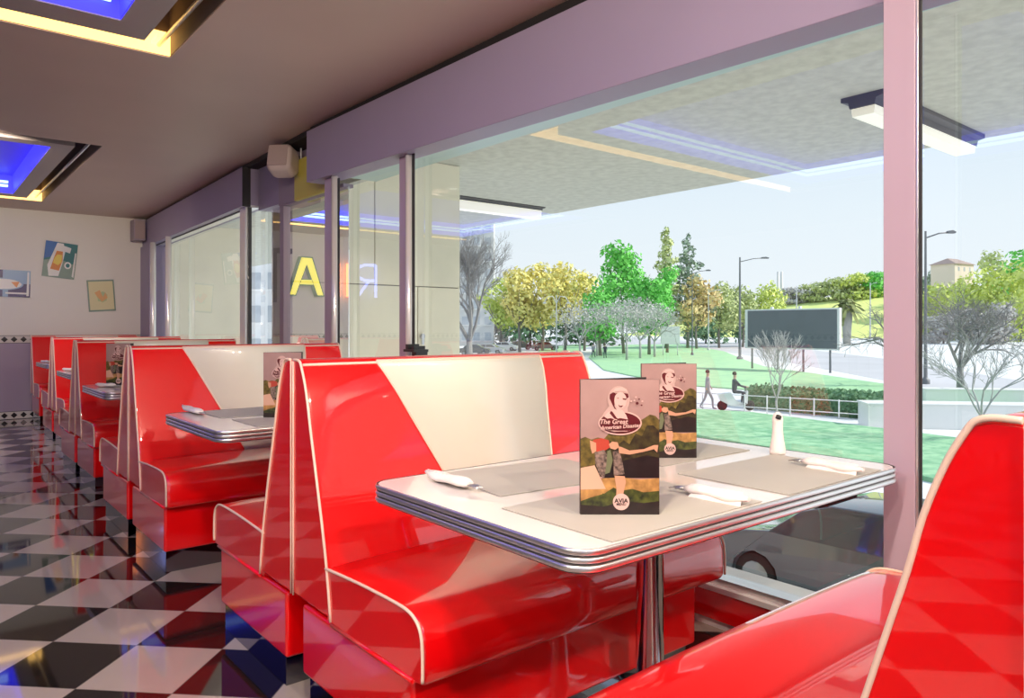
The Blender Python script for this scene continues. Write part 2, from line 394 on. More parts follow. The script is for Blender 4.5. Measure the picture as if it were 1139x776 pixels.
# ------------------------------------------------------------------ booth benches
L=1.19
BACK=[(.004,.32),(.004,1.046),(.012,1.050),(.040,1.0505),(.056,1.046),(.066,1.035),(.088,.994),(.112,.93),(.130,.86),(.155,.776),(.185,.675),(.215,.57),(.243,.46),(.268,.32)]
def backy(z):
    P=BACK[4:]
    for (y0,z0),(y1,z1) in zip(P,P[1:]):
        if z1<=z<=z0: return y0+(y1-y0)*(z0-z)/(z0-z1)
    return P[-1][0]
SEAT=[(.235,.315),(.235,.462),(.33,.468),(.46,.474),(.60,.477),(.675,.475),(.712,.464),(.733,.445),(.743,.415),(.746,.36),(.745,.325),(.738,.315)]
def bench_proto(s,name='booth_bench'):
    e=empty(name)
    fy=lambda P:[(y*s,z) for y,z in P]
    b=MB(); b.prism(fy([(.06,.1),(.69,.1),(.69,.312),(.06,.312)]),'x',0.0,L-.09,'red_vinyl'); b.build('base',e,bevel=.012)
    b=MB(); b.prism(fy([(.09,0),(.672,0),(.672,.1),(.09,.1)]),'x',.012,L-.12,'plinth_steel'); tag(b.build('plinth',e,bevel=.002,bseg=1),'mirror steel plinth')
    # seat cushion with slight crown along x
    def swell(P,m,x0,x1,nm,crown,ns=16,rnd=.012):
        b=MB(); n=len(P); xs=[x0,x0+rnd*.3,x0+rnd]+[x0+rnd+(x1-x0-2*rnd)*i/ns for i in range(1,ns)]+[x1-rnd,x1-rnd*.3,x1]
        cy=sum(p[0] for p in P)/n; cz=sum(p[1] for p in P)/n
        vs=[]
        for x in xs:
            t=(x-x0)/(x1-x0); e_=min(x-x0,x1-x)/rnd
            k=1-.03*(1-min(1,e_))**2*1.0
            c=crown*math.sin(PI*t)**.5 if 0<t<1 else 0
            for y,z in P:
                yy=cy+(y-cy)*k; zz=cz+(z-cz)*k
                if z>cz: zz+=c
                vs.append((x,yy*s,zz))
        k=len(xs)
        fs=[(i*n+j,i*n+(j+1)%n,(i+1)*n+(j+1)%n,(i+1)*n+j) for i in range(k-1) for j in range(n)]
        b.add(vs,fs,m,True); b.add(vs[:n],[tuple(range(n))],m,False); b.add(vs[-n:],[tuple(range(n))[::-1]],m,False)
        return b.build(nm,e)
    swell(SEAT,'red_vinyl',-.004,L-.01,'seat_cushion',.012)
    bk=swell(BACK,'red_vinyl',-.004,L,'backrest',0.0)
    # cream centre panel: follows the front of the back, 3 mm proud
    b=MB(); zs=[1.040,1.02,.994,.93,.86,.776,.675,.57,.47]
    def xl(z): return .25+.29*(1.045-z)/.58
    def xr(z): return .96-.055*(1.045-z)/.4
    vs=[]
    for z in zs:
        y=backy(z)
        for x in (xl(z),xr(z)): vs.append((x,(y+.005)*s,z+.001))
    k=len(zs); fs=[(2*i,2*i+1,2*i+3,2*i+2) for i in range(k-1)]
    b.add(vs,fs,'cream_vinyl',True)
    vb=[(v[0],v[1]-.008*s,v[2]) for v in vs]
    b.add(vb,[f[::-1] for f in fs],'cream_vinyl',True)
    bd=list(range(0,2*k,2))+list(range(2*k-1,0,-2))
    al=vs+vb; nn=len(vs)
    b.add(al,[(bd[i],bd[(i+1)%len(bd)],nn+bd[(i+1)%len(bd)],nn+bd[i]) for i in range(len(bd))],'cream_vinyl')
    tag(b.build('centre_panel',e),'cream vinyl centre panel')
    b=MB()
    b.tube([(xl(z)-.002,(backy(z)+.004)*s,z+.001) for z in zs],.0035,'piping',6)
    b.tube([(xr(z)+.002,(backy(z)+.004)*s,z+.001) for z in zs],.0035,'gasket' if False else 'piping',6)
    b.tube([(xl(1.04),.064*s,1.043),(xr(1.04),.064*s,1.043)],.003,'piping',6)
    tag(b.build('panel_piping',e),'cream piping of the panel')
    # piping
    b=MB()
    def smooth(P,n=3):
        out=[]
        for i in range(len(P)-1):
            p0=P[max(i-1,0)];p1=P[i];p2=P[i+1];p3=P[min(i+2,len(P)-1)]
            for k in range(n):
                t=k/n
                out.append(tuple(.5*((2*p1[j])+(-p0[j]+p2[j])*t+(2*p0[j]-5*p1[j]+4*p2[j]-p3[j])*t*t+(-p0[j]+3*p1[j]-3*p2[j]+p3[j])*t**3) for j in range(2)))
        out.append(P[-1]); return out
    for x in (-.006,L+.002):
        fr=smooth(BACK[2:],3)
        b.tube([(x,y*s,z) for y,z in fr],.0042,'piping',8)
        b.tube([(x,.0085*s,z) for z in (.325,.5,.7,.9,1.046)],.003,'piping',8)
    b.tube([(0,.066*s,1.036),(L,.066*s,1.036)],.0045,'piping',8)
    tag(b.build('back_piping',e),'cream piping around the backrest')
    for x in (-.006,L-.008):
        b=MB(); b.tube([(x,y*s,z+.001) for y,z in smooth(SEAT[1:11],3)],.0042,'piping',8)
        tag(b.build('seat_piping',e),'cream piping along the seat end')
    b=MB(); b.tube([(-.004,.27*s,.313),(-.004,.70*s,.313)],.006,'red_vinyl',8); b.tube([(-.004,.70*s,.313),(L-.1,.70*s,.313)],.006,'red_vinyl',8); b.build('base_welt',e)
    return e
PM=bench_proto(-1); PP=bench_proto(1)
SEAMS=[(.93,.250),(.93,2.195),(.93,4.37),(1.01,6.5),(1.135,8.6),(1.215,10.95)]
names=['nearest','second','third','fourth','fifth','last']
usedP=usedM=False
lab={(0,1):'red vinyl booth bench in the right foreground, its back cut by the frame edge',
(0,-1):'red vinyl booth bench backing onto the right foreground bench, mostly out of frame',
(1,-1):'large red booth bench with cream panel facing the near table with two menus',
(1,1):'red booth bench turned away, back to back behind the large centre bench',
(2,-1):'red booth bench with cream panel behind the second table, facing the camera',
(2,1):'red booth bench turned away, back to back with the one behind the second table',
(3,-1):'red booth bench facing the camera behind the third table from the front',
(3,1):'red booth bench turned away, third pair from the front, far side',
(4,-1):'red booth bench facing the camera in the second farthest pair',
(4,1):'red booth bench turned away in the farthest pair before the end wall',
(5,-1):'single red booth bench standing against the far end wall'}
for i,(x,y) in enumerate(SEAMS):
    for s in (-1,1):
        if (i,s) not in lab: continue
        if s==1: o=PP if not usedP else copy_tree(PP); usedP=True
        else: o=PM if not usedM else copy_tree(PM); usedM=True
        o.location=(x,y,0); tag(o,lab[(i,s)],'booth bench','red diner booth benches')
# ------------------------------------------------------------------ tables
TL,TW,TZ=1.30,.78,.75
def rr(hx,hy,r,n=6):
    P=[]
    for cx,cy,a0 in ((hx-r,hy-r,0),(-hx+r,hy-r,90),(-hx+r,-hy+r,180),(hx-r,-hy+r,270)):
        for k in range(n+1):
            a=math.radians(a0+90*k/n); P.append((cx+r*math.cos(a),cy+r*math.sin(a)))
    return P
def table_proto():
    e=empty('diner_table')
    b=MB(); b.prism(rr(TL/2-.004,TW/2-.004,.055),'z',.722,.7495,'laminate'); b.build('tabletop',e)
    b=MB(); prof=[]
    # three round ribs with dark grooves between
    zs=[.7505,.706]
    ribs=[(.7440,.0062),(.7285,.0052),(.7130,.0062)]
    for i,(zc,r) in enumerate(ribs):
        P=[]
        for k in range(7):
            a=PI/2-PI*k/6; P.append((r*.55*math.cos(a),zc+r*math.sin(a)))
        base=rr(TL/2,TW/2,.058); n=len(base)
        # outward offset by scaling rings
        vs=[]
        for off,z in P:
            ring=rr(TL/2+off,TW/2+off,.058+off)
            vs+=[(x,y,z) for x,y in ring]
        fs=[(q*n+j,q*n+(j+1)%n,(q+1)*n+(j+1)%n,(q+1)*n+j) for q in range(6) for j in range(n)]
        b.add(vs,fs,'rim_metal',True)
    for z0,z1 in ((.7335,.7345),(.7205,.7225)):
        pass
    b2=rr(TL/2-.0005,TW/2-.0005,.0575); n=len(b2)
    vs=[(x,y,.705) for x,y in b2]+[(x,y,.7495) for x,y in b2]
    b.add(vs,[(j,(j+1)%n,n+(j+1)%n,n+j) for j in range(n)],'rim_groove',True)
    tag(b.build('metal_edge',e,recalc=False),'ribbed chrome edge band')
    b=MB(); b.prism(rr(TL/2-.02,TW/2-.02,.045),'z',.700,.721,'white_sill'); b.build('underside',e)
    b=MB(); b.lathe([(0,.002),(.24,.002),(.245,.012),(.22,.03),(.07,.045),(.045,.055),(0,.055)],'chrome',n=32); b.build('foot_plate',e)
    b=MB(); b.lathe([(.0,.05),(.038,.05),(.038,.69),(.12,.695),(.12,.702),(0,.702)],'chrome',n=28); b.build('column',e)
    return e
TP=table_proto()
TABS=[(1.575,1.32),(1.575,3.285),(1.59,5.45),(1.73,7.6),(1.80,9.72)]
tl=['white diner table with ribbed chrome edge and two menus in the foreground','white chrome-edged diner table in the second booth','white chrome-edged diner table in the third booth','small-looking chrome-edged diner table in the fourth booth','farthest chrome-edged diner table by the end wall']
for i,(x,y) in enumerate(TABS):
    o=TP if i==0 else copy_tree(TP); o.location=(x,y,0); 
    if i==4: o.scale=(.98,.98,1)
    tag(o,tl[i],'table','diner tables in the booths')
# placemats
def placemat(x0,y0,w,h,rot,label,parent=None,z=TZ):
    b=MB(); b.box((-w/2,-h/2,.0006),(w/2,h/2,.0024),'placemat'); o=b.build('placemat',loc=(x0,y0,z),rz=rot)
    tag(o,label,'placemat','grey paper placemats'); return o
placemat(1.265,1.105,.50,.33,0,'grey paper placemat under the front menu, nearest the camera')
placemat(1.865,1.10,.48,.33,0,'grey paper placemat at the near window corner of the front table')
placemat(1.315,1.50,.43,.32,math.radians(-6),'grey paper placemat by the rolled cutlery on the far aisle side of the front table')
placemat(1.90,1.52,.44,.32,0,'grey paper placemat behind the rear menu, by the window')
placemat(1.30,3.47,.46,.32,0,'grey paper placemat on the far side of the second table')
placemat(1.32,3.08,.46,.30,0,'grey paper placemat on the near side of the second table')
placemat(1.30,5.60,.46,.32,0,'grey paper placemat on the third table')
# rolled cutlery
def cutlery(p0,p1,label,z=TZ,k=1.0):
    """p0: end with fork tines, p1: closed end"""
    p0=Vector((p0[0],p0[1],0)); p1=Vector((p1[0],p1[1],0)); d=(p1-p0); Ln=d.length; d.normalize()
    e=empty('rolled_cutlery',(p0.x,p0.y,z),math.atan2(d.y,d.x)); tag(e,label,'cutlery','cutlery rolled in napkins')
    b=MB()
    N=12; pts=[];rs=[]
    for i in range(N+1):
        t=i/N; pts.append((.03+t*(Ln-.03),.004*math.sin(t*5),.016+.002*math.sin(t*7)))
        rs.append((.015+.008*math.sin(PI*min(1,t*1.1))**.7+.003*math.sin(t*11))*k*(.75 if i in(0,N) else 1))
    b.tube(pts,rs,'napkin',14,flat=.52); 
    # a folded flap lying over the roll
    b.add([(.05,-.022,.004),(Ln-.01,-.024,.003),(Ln-.02,.008,.028),(.06,.008,.027),(.05,-.022,.002),(Ln-.01,-.024,.001),(Ln-.02,.008,.026),(.06,.008,.025)],[(0,1,2,3),(7,6,5,4),(0,3,7,4),(1,0,4,5),(2,1,5,6),(3,2,6,7)],'napkin')
    b.build('napkin',e)
    b=MB(); b.box((.0,-.002,.010),(.05,.002,.013),'steel')
    for yy in (-.009,-.003,.003,.009): b.tube([(.034,yy*.9,.015),(.012,yy,.017),(-.012,yy,.012)],.0013,'steel',6)
    b.box((.026,-.010,.0135),(.045,.010,.0165),'steel')
    tag(b.build('fork',e),'steel fork tines'); 
    return e
def P2(u,v,z=TZ): q=on(u,v,z); return (q.x,q.y)
cutlery(P2(531,541,.765),P2(474,525,.765),'napkin-rolled cutlery at the aisle end of the front table')
cutlery(P2(751,541,.765),P2(834,556,.765),'napkin-rolled cutlery right of the front menu, near table edge')
cutlery(P2(883,511,.765),P2(961,523,.765),'napkin-rolled cutlery at the window corner of the front table')
cutlery(P2(226,459,.765),P2(203,452,.765),'napkin-rolled cutlery on the second table')
cutlery((1.09,5.44),(.99,5.62),'napkin-rolled cutlery on the third table')
cutlery((1.20,7.7),(1.12,7.9),'napkin-rolled cutlery on the fourth table')
cutlery((1.25,9.7),(1.19,9.9),'napkin-rolled cutlery on the farthest table')
# white upright stand-in for a napkin sleeve reflected in the window
e=empty('napkin_reflection',(2.135,1.27,TZ)); tag(e,'slender white stand-in for a reflected napkin sleeve, with a dark tip, near the window on the front table','napkin_reflection')
b=MB(); b.lathe([(0,.0),(.024,.001),(.025,.01),(.019,.045),(.016,.075),(.0165,.10),(.0165,.112),(.013,.124),(.007,.131),(0,.132)],'napkin',n=24); b.build('body',e)
b=MB(); b.lathe([(0,.0),(.009,.0),(.008,.010),(0,.013)],'black_plastic',n=12,T=Matrix.Translation((-.0105,-.008,.113))@Matrix.Rotation(math.radians(20),4,'X')); tag(b.build('tip',e),'dark tip')
# ------------------------------------------------------------------ menus
mat('m_sky',(.40,.25,.235),rough=.28,noise=.22,nscale=9,c2=(.33,.20,.19)); mat('m_tree',(.065,.05,.018),rough=.3,noise=.5,nscale=60,c2=(.02,.012,.008)); mat('m_treel',(.17,.12,.03),rough=.3,noise=.5,nscale=80,c2=(.06,.045,.012))
mat('m_dark',(.022,.012,.012),rough=.3,noise=.4,nscale=50); mat('m_field',(.52,.27,.09),rough=.3,noise=.5,nscale=45,c2=(.24,.12,.04)); mat('m_grass',(.085,.095,.018),rough=.3,noise=.7,nscale=60,c2=(.015,.018,.008))
mat('m_halo',(.50,.335,.31),rough=.35); mat('m_maroon',(.10,.008,.012),rough=.3); mat('m_pink',(.62,.40,.37),rough=.35); mat('m_skin',(.55,.28,.18),rough=.35); mat('m_dress',(.28,.19,.16),rough=.4,noise=.6,nscale=140,c2=(.06,.04,.035))
mat('m_green',(.14,.15,.08),rough=.4); mat('m_tent',(.62,.36,.26),rough=.4); mat('m_red',(.42,.05,.03),rough=.4); mat('m_base',(.03,.02,.02),rough=.3); mat('m_paper',(.7,.6,.55),rough=.4)
def blob(cx,cy,rx,ry,n=28,jit=0,seed=1,rot=0):
    r=random.Random(seed); P=[]
    for i in range(n):
        a=2*PI*i/n; k=1+jit*(r.random()-.5); x=rx*k*math.cos(a); y=ry*k*math.sin(a)
        P.append((cx+x*math.cos(rot)-y*math.sin(rot),cy+x*math.sin(rot)+y*math.cos(rot)))
    return P
def menu_proto():
    W,Hh=.168,.287
    e=empty('menu_card')
    # local: x to the right, z up, front faces -y
    b=MB(); b.box((0,0,0),(W,.004,Hh),'m_base'); LAY=[0]
    def sh(P,m,T=None):
        LAY[0]+=1; y=-.00012*LAY[0]
        P=[(max(0.0005,min(W-.0005,x*W)),y,max(.0005,min(Hh-.0005,z*Hh))) for x,z in P]
        b.add(P,[tuple(range(len(P)))],m)
    sh([(0,0),(1,0),(1,1),(0,1)],'m_sky')
    # tree masses
    sh([(0,.30),(0,.56),(.06,.575),(.14,.555),(.22,.57),(.30,.56),(.36,.60),(.45,.59),(.5,.62),(.58,.60),(.62,.63),(.70,.62),(.74,.69),(.80,.71),(.88,.74),(.95,.73),(1,.70),(1,.30)],'m_treel')
    sh([(.16,.28),(.2,.42),(.3,.50),(.36,.55),(.48,.52),(.55,.55),(.62,.52),(.70,.60),(.78,.58),(.84,.66),(.92,.66),(1,.62),(1,.28)],'m_tree')
    sh([(.28,.27),(.32,.36),(.55,.40),(.7,.42),(.84,.44),(1,.42),(1,.27)],'m_dark')
    # field and grass
    sh([(0,.12),(0,.27),(.2,.265),(.5,.275),(.75,.26),(1,.27),(1,.12)],'m_field')
    sh([(0,.0),(0,.13),(.1,.14),(.2,.17),(.3,.155),(.42,.20),(.5,.175),(.66,.19),(.8,.165),(1,.175),(1,0)],'m_grass')
    sh([(0,0),(0,.075),(.3,.06),(.55,.10),(.8,.085),(1,.10),(1,0)],'m_dark')
    # tent
    sh([(0,.185),(0,.345),(.18,.365),(.32,.19)],'m_tent'); sh([(0,.10),(0,.182),(.33,.182),(.27,.15),(.12,.125)],'m_field')
    # people: red cap, dress, long arm, leg
    sh([(.13,.52),(.17,.555),(.27,.565),(.36,.55),(.38,.50),(.30,.47),(.22,.455)],'m_red')
    sh([(.12,.55),(.20,.53),(.20,.47),(.15,.45),(.13,.49)],'m_skin')
    sh([(.18,.46),(.30,.48),(.36,.42),(.34,.34),(.30,.27),(.24,.30),(.19,.38)],'m_dress')
    sh([(.36,.52),(.40,.54),(.47,.535),(.49,.50),(.44,.48),(.38,.49)],'m_skin')
    sh([(.34,.47),(.38,.48),(.41,.40),(.37,.31),(.31,.30),(.33,.38)],'m_green')
    sh([(.41,.47),(.49,.47),(.53,.40),(.56,.30),(.42,.29),(.42,.38)],'m_dress')
    sh([(.48,.505),(.49,.455),(.62,.445),(.80,.465),(.93,.485),(.97,.46),(.985,.515),(.93,.515),(.80,.485),(.62,.475),(.52,.50)],'m_skin')
    sh([(.43,.29),(.56,.285),(.575,.24),(.54,.15),(.52,.09),(.45,.09),(.455,.20)],'m_skin')
    # badge at the bottom
    k=W/Hh
    def circ(cx,cz,r,m,n=32): sh([(cx+r*math.cos(2*PI*i/n),cz+r*k*math.sin(2*PI*i/n)) for i in range(n)],m)
    circ(.515,.095,.105,'m_pink')
    T=lambda x,z,dy:Matrix.Translation((x*W,-.00012*(LAY[0]+3)-.0001*dy,z*Hh))@Matrix.Rotation(PI/2,4,'X')
    textmesh('AVIA',.0130,M('m_base'),T(.515,.102,0),b,bold=.0004)
    textmesh('MENU',.0075,M('m_base'),T(.515,.076,0),b,bold=.0002)
    # logo: pink outline, maroon oval, portrait of a woman
    sh(blob(.50,.678,.275,.090,40),'m_pink')
    sh(blob(.485,.85,.140,.102,30),'m_halo'); sh([(.26,.72),(.31,.765),(.36,.80),(.60,.80),(.60,.76)],'m_halo')
    sh(blob(.50,.678,.258,.079,40),'m_maroon')
    sh([(.30,.725),(.34,.755),(.41,.775),(.47,.79),(.53,.775),(.58,.735),(.60,.705),(.50,.715),(.44,.705),(.38,.715),(.34,.71)],'m_pink')
    sh([(.38,.765),(.40,.765),(.46,.715),(.52,.695),(.48,.69),(.42,.715),(.37,.75)],'m_maroon')
    sh([(.37,.86),(.37,.89),(.41,.905),(.44,.90),(.43,.86),(.43,.80),(.46,.775),(.43,.785),(.40,.82),(.385,.84)],'m_maroon')
    sh([(.43,.895),(.50,.905),(.60,.895),(.61,.87),(.57,.855),(.50,.88),(.44,.875)],'m_maroon')
    sh(blob(.505,.845,.078,.062,26),'m_pink')
    sh([(.40,.905),(.44,.935),(.52,.945),(.58,.93),(.60,.905),(.55,.915),(.48,.915)],'m_pink')
    sh([(.455,.86),(.48,.866),(.485,.858)],'m_maroon'); sh([(.53,.862),(.585,.858),(.57,.848),(.535,.852)],'m_maroon'); sh([(.475,.815),(.50,.805),(.54,.81),(.52,.795),(.49,.798)],'m_maroon')
    for i,(x,z) in enumerate(((.68,.845),(.74,.855),(.715,.825),(.78,.84),(.70,.87),(.77,.81),(.64,.84))): sh(blob(x,z,.012 if i!=2 else .02,.006 if i!=2 else .011,8),'m_maroon' if i in(1,2,5) else 'm_pink')
    textmesh('The Great',.0140,M('m_pink'),T(.415,.688,0),b,shear=.2,bold=.0003)
    textmesh('American Disaster',.0112,M('m_pink'),T(.505,.652,0)@Matrix.Rotation(math.radians(4),4,'Z'),b,shear=.2,bold=.0003)
    sh([(.32,.632),(.36,.624),(.60,.622),(.64,.628),(.58,.617),(.42,.615)],'m_pink')
    b.build('front_cover',e,recalc=False)
    # rear leaf, folded open behind so that the card stands
    b=MB(); b.box((0,0,0),(W,.003,Hh),'m_base'); o=b.build('rear_leaf',e); o.location=(0,.0045,0); o.rotation_euler.z=math.radians(24)
    return e
MP=menu_proto()
def menu(u,v,label,rot=0,first=False):
    p=on(u,v,TZ+.0026); o=MP if first else copy_tree(MP)
    o.location=p; o.rotation_euler.z=-TH+rot; tag(o,label,'menu','standing menu cards'); return o
menu(645.5,572,'standing picture menu with maroon logo nearest the camera on the front table',first=True)
menu(713.5,509,'second standing picture menu behind the first, by the window')
menu(293,464,'standing picture menu on the second table, half hidden by the red bench back')
menu(118,428,'small standing picture menu on the third table',math.radians(0))
# ------------------------------------------------------------------ posters on the far wall
def poster(x,z,w,h,rot,label,draw,bgm):
    o=None; b=MB(); b.box((-w/2,0,-h/2),(w/2,.012,h/2),bgm); k=[0]
    def sh(P,m): 
        k[0]+=1; b.add([(px*w/2,-.0012*k[0],pz*h/2) for px,pz in P],[tuple(range(len(P)))],m)
    draw(sh); o=b.build('wall_poster',loc=(x,YW-.014,z),recalc=False); o.rotation_euler=(0,rot,0)
    tag(o,label,'poster'); return o
for n,c in (('teal',(.03,.16,.17)),('blue',(.04,.14,.40)),('sage',(.22,.30,.24)),('pyel',(.75,.55,.10)),('por',(.65,.22,.05)),('pwhite',(.75,.72,.68)),('navy',(.05,.03,.14)),('sky',(.25,.38,.55)),('pale_yellow',(.70,.62,.35)),('pale_orange',(.72,.38,.15)),('pale_green',(.45,.52,.28)),('pblack',(.02,.02,.03))):
    mat('p_'+n,c,rough=.25)
def d1(s):
    s([(-1,.0),(-1,1),(-.2,1),(-.35,.2)],'p_blue'); s([(-1,-1),(-1,-.1),(-.2,.1),(1,-.2),(1,-1)],'p_sage')
    s([(-.6,-.95),(-.75,-.35),(-.45,.5),(-.3,.95),(.1,.95),(.25,.5),(.15,-.2),(.0,-.9)],'p_pwhite')
    s([(-.55,-.55),(-.4,.1),(-.28,.5),(.1,.5),(.15,.0),(.0,-.6)],'p_por'); s([(-.42,-.2),(-.36,.1),(-.22,.3),(.08,.3),(.1,-.1),(-.1,-.3)],'p_pyel')
    s([(-.35,.62),(.55,.45),(.6,.75),(-.25,.9)],'p_pwhite'); s(blob(.5,-.25,.22,.2,14),'p_pwhite'); s(blob(.5,-.25,.13,.12,14),'p_teal')
    s([(.82,-.85),(.86,.5),(.95,.5),(.94,-.9)],'p_pwhite')
def d2(s):
    s([(-.9,-.9),(.9,-.9),(.9,.9),(-.9,.9)],'p_pale_yellow'); s(blob(.05,-.08,.42,.32,16,.4,3),'p_pale_green'); s([(-.5,.2),(-.1,.35),(.1,-.1),(.3,.2),(.45,-.15),(.0,-.4),(-.3,-.1)],'p_pale_orange')
def d3(s):
    s([(-1,-1),(0,-1),(0,1),(-1,1)],'p_navy'); s([(.2,-1),(.2,0),(1,0),(1,-1)],'p_navy'); s([(-.2,-.1),(-.2,1),(-1,1),(-1,-.1)],'p_navy')
    s(blob(0,-.05,.75,.45,26),'p_sky'); s(blob(0,-.05,.68,.38,26),'p_pwhite'); s([(-.5,-.25),(-.3,.15),(-.2,-.3)],'p_por'); s([(.3,.1),(.6,.15),(.5,-.3)],'p_por'); s([(.1,-.78),(.9,-.78),(.9,-.66),(.1,-.66)],'p_pwhite'); s([(.86,-.9),(.88,.9),(.95,.9),(.95,-.9)],'p_pwhite')
poster(1.545,2.02,.36,.46,math.radians(6),'tilted teal and blue metal poster with a tall striped glass on the far wall',d1,'p_teal')
poster(2.02,1.575,.32,.42,math.radians(-4),'faded cream and orange paper poster on the far wall near the window',d2,'p_sage')
poster(.93,1.70,.58,.335,math.radians(1),'purple and blue metal sign with a white oval at the left edge',d3,'p_sky')
# neon letters of the counter sign on the far wall (seen mirrored in the windows)
mat('neon_blue',(.2,.3,.9),emit=(.35,.42,1.0),es=5); mat('neon_orange',(.9,.3,.1),emit=(1.0,.28,.10),es=4); mat('neon_yellow',(.9,.8,.1),emit=(1,.88,.06),es=.9); mat('sign_green',(.02,.22,.07),rough=.4)
def tube_letter(paths,m,x,z,label,r=.022):
    b=MB()
    for p in paths: b.tube([(px,0,pz) for px,pz in p],r,m,8)
    b.tube([(0,0,.2),(0,.081,.2)],.012,'black_plastic',6); b.tube([(0,0,-.2),(0,.081,-.2)],.012,'black_plastic',6)
    o=b.build('neon_letter',loc=(x,YW-.08,z)); tag(o,label,'neon sign')
arc=[(.0,.0)]+[( .17+.13*math.sin(a),.13-.13*math.cos(a)) for a in [i*PI/8 for i in range(9)]]+[(0,.26)]; arc=[(0,.26),(.20,.26),(.30,.22),(.35,.13),(.30,.04),(.20,0),(0,0)]
tube_letter([[(-.0,-.28),(-.0,.26)],arc,[(.12,0),(.34,-.28)]],'neon_blue',-1.24,1.93,'blue neon letter R on the far wall left of frame')
tube_letter([[(-.0,-.28),(-.0,.26)]],'neon_orange',-.55,1.93,'orange neon letter I on the far wall left of frame',.05)
b=MB()
A=[(-.30,-.31),(-.10,.31),(.10,.31),(.30,-.31),(.16,-.31),(.11,-.15),(-.11,-.15),(-.16,-.31)]
b.prism([(-.30,-.31),(-.17,-.31),(.05,.31),(-.10,.31)],'y',-.10,.0,'sign_green'); b.prism([(.30,-.31),(.17,-.31),(-.05,.31),(.10,.31)],'y',-.101,.0,'sign_green'); b.prism([(-.12,-.14),(.12,-.14),(.09,-.04),(-.09,-.04)],'y',-.099,.0,'sign_green')
b.prism([(-.275,-.29),(-.185,-.29),(.035,.29),(-.085,.29)],'y',-.106,-.1005,'neon_yellow'); b.prism([(.275,-.29),(.185,-.29),(-.035,.29),(.085,.29)],'y',-.107,-.1015,'neon_yellow'); b.prism([(-.11,-.125),(.11,-.125),(.08,-.055),(-.08,-.055)],'y',-.108,-.1,'neon_yellow')
o=b.build('illuminated_letter',loc=(.20,YW-.02,1.95)); tag(o,'yellow illuminated letter A with green sides on the far wall left of frame','neon sign')
b=MB(); b.box((.42,-.04,-.35),(.50,0,.42),'black_plastic'); b.box((.20,-.10,.34),(.42,0,.42),'black_plastic'); o=b.build('sign_bracket',loc=(.23,YW-.012,1.95)); tag(o,'black bracket beside the illuminated letter A','bracket')
# ------------------------------------------------------------------ unseen ceiling spots added as fill light, beyond the picture
DL=[(-1.3+.2,-.05),(-4.2,1.5),(-4.2,5.5),(-4.2,9.3),(.3,5.6),(-1.6,5.6),(1.8,-.9),(-3.6,-1.6)]
b=MB(); b.lathe([(.05,.0),(.075,-.012),(.085,-.008),(.085,.0),(.05,.0)],'alu',n=20)
proto=None
def fill_spot(x,y,power,size,label,col_=(1,.93,.85),spot=2.3,aim=None):
    e=empty('added_fill_spot',(x,y,ZC)); tag(e,label,'ceiling light','added fill spots beyond the picture')
    b=MB(); b.lathe([(.052,-.001),(.075,-.012),(.085,-.008),(.085,-.001)],'alu',n=20); b.build('bezel',e)
    b=MB(); b.lathe([(.0,-.003),(.052,-.003)],'fill_lens',n=16); b.build('lens',e)
    l=bpy.data.lights.new('fill_spot_lamp','SPOT'); l.energy=power; l.color=col_; l.spot_size=spot; l.spot_blend=.6; l.shadow_soft_size=size
    o=bpy.data.objects.new('fill_spot_lamp',l); col.objects.link(o); o.parent=e; o.location=(0,0,-.03)
    if aim:
        d=Vector(aim)-Vector((x,y,ZC)); o.rotation_euler=d.to_track_quat('-Z','Y').to_euler()
WM=(1,.84,.66)
fill_spot(-1.5,.45,130,.05,'added fill spot in the ceiling over the aisle left of the camera',WM,2.0,(1.2,2.2,.5))
fill_spot(-2.6,.5,170,.05,'added fill spot in the ceiling over the aisle farther left of the camera',WM,2.0,(.9,4.4,.5))
fill_spot(-.6,-.05,110,.05,'added fill spot in the ceiling just left of the camera',WM,2.4,(1.5,1.4,.5))
fill_spot(.2,.5,110,.05,'added fill spot in the ceiling above the camera',WM,2.2,(1.5,3.4,.7))
fill_spot(.45,-1.3,230,.05,'added fill spot in the ceiling behind the camera',WM,2.0,(1.4,2.6,.6))
fill_spot(1.75,-.9,160,.05,'added fill spot in the ceiling behind the right foreground bench',WM,2.3,(1.6,1.9,.7))
fill_spot(.33,6.5,175,.05,'added fill spot in the ceiling between the two coffers',WM,1.6,(1.0,10.5,1.0))
# ------------------------------------------------------------------ OUTSIDE: canopy
b=MB(); b.box((2.47,-25,3.0),(8.15,30,3.35),'concrete'); struct(b.build('ceiling_canopy'))
b=MB(); b.box((2.74,-5.2,2.3),(2.80,6.9,3.0),'concrete'); b.box((2.48,-5.2,2.25),(2.74,4.95,2.36),'teal_edge'); struct(b.build('trim_8'))
b=MB(); b.box((2.47,-5.2,-2.6),(2.72,6.9,-.0),'stone'); struct(b.build('wall_outer'))
def canopy_light(x0,x1,y,label,k=1.0):
    e=empty('canopy_light',((x0+x1)/2,y,3.0)); l=(x1-x0)/2; tag(e,label,'outdoor light','linear canopy lights')
    b=MB(); b.prism([(-.17,0),(.17,0),(.17,-.035*k),(.11,-.05*k),(.10,-.10*k),(-.10,-.10*k),(-.11,-.05*k),(-.17,-.035*k)],'x',-l,l,'housing_dark'); b.build('housing',e)
    b=MB(); b.prism([(-.095,-.10*k),(.095,-.10*k),(.085,-.165),(-.085,-.165)],'x',-l+.02,l-.01,'diffuser_white'); b.build('diffuser',e)
mat('housing_dark',(.09,.09,.095),rough=.5); mat('diffuser_white',(.85,.85,.82),rough=.3,emit=(1,.92,.70),es=.45)
canopy_light(5.85,8.0,2.75,'dark linear light fixture under the concrete canopy, beside the window post')
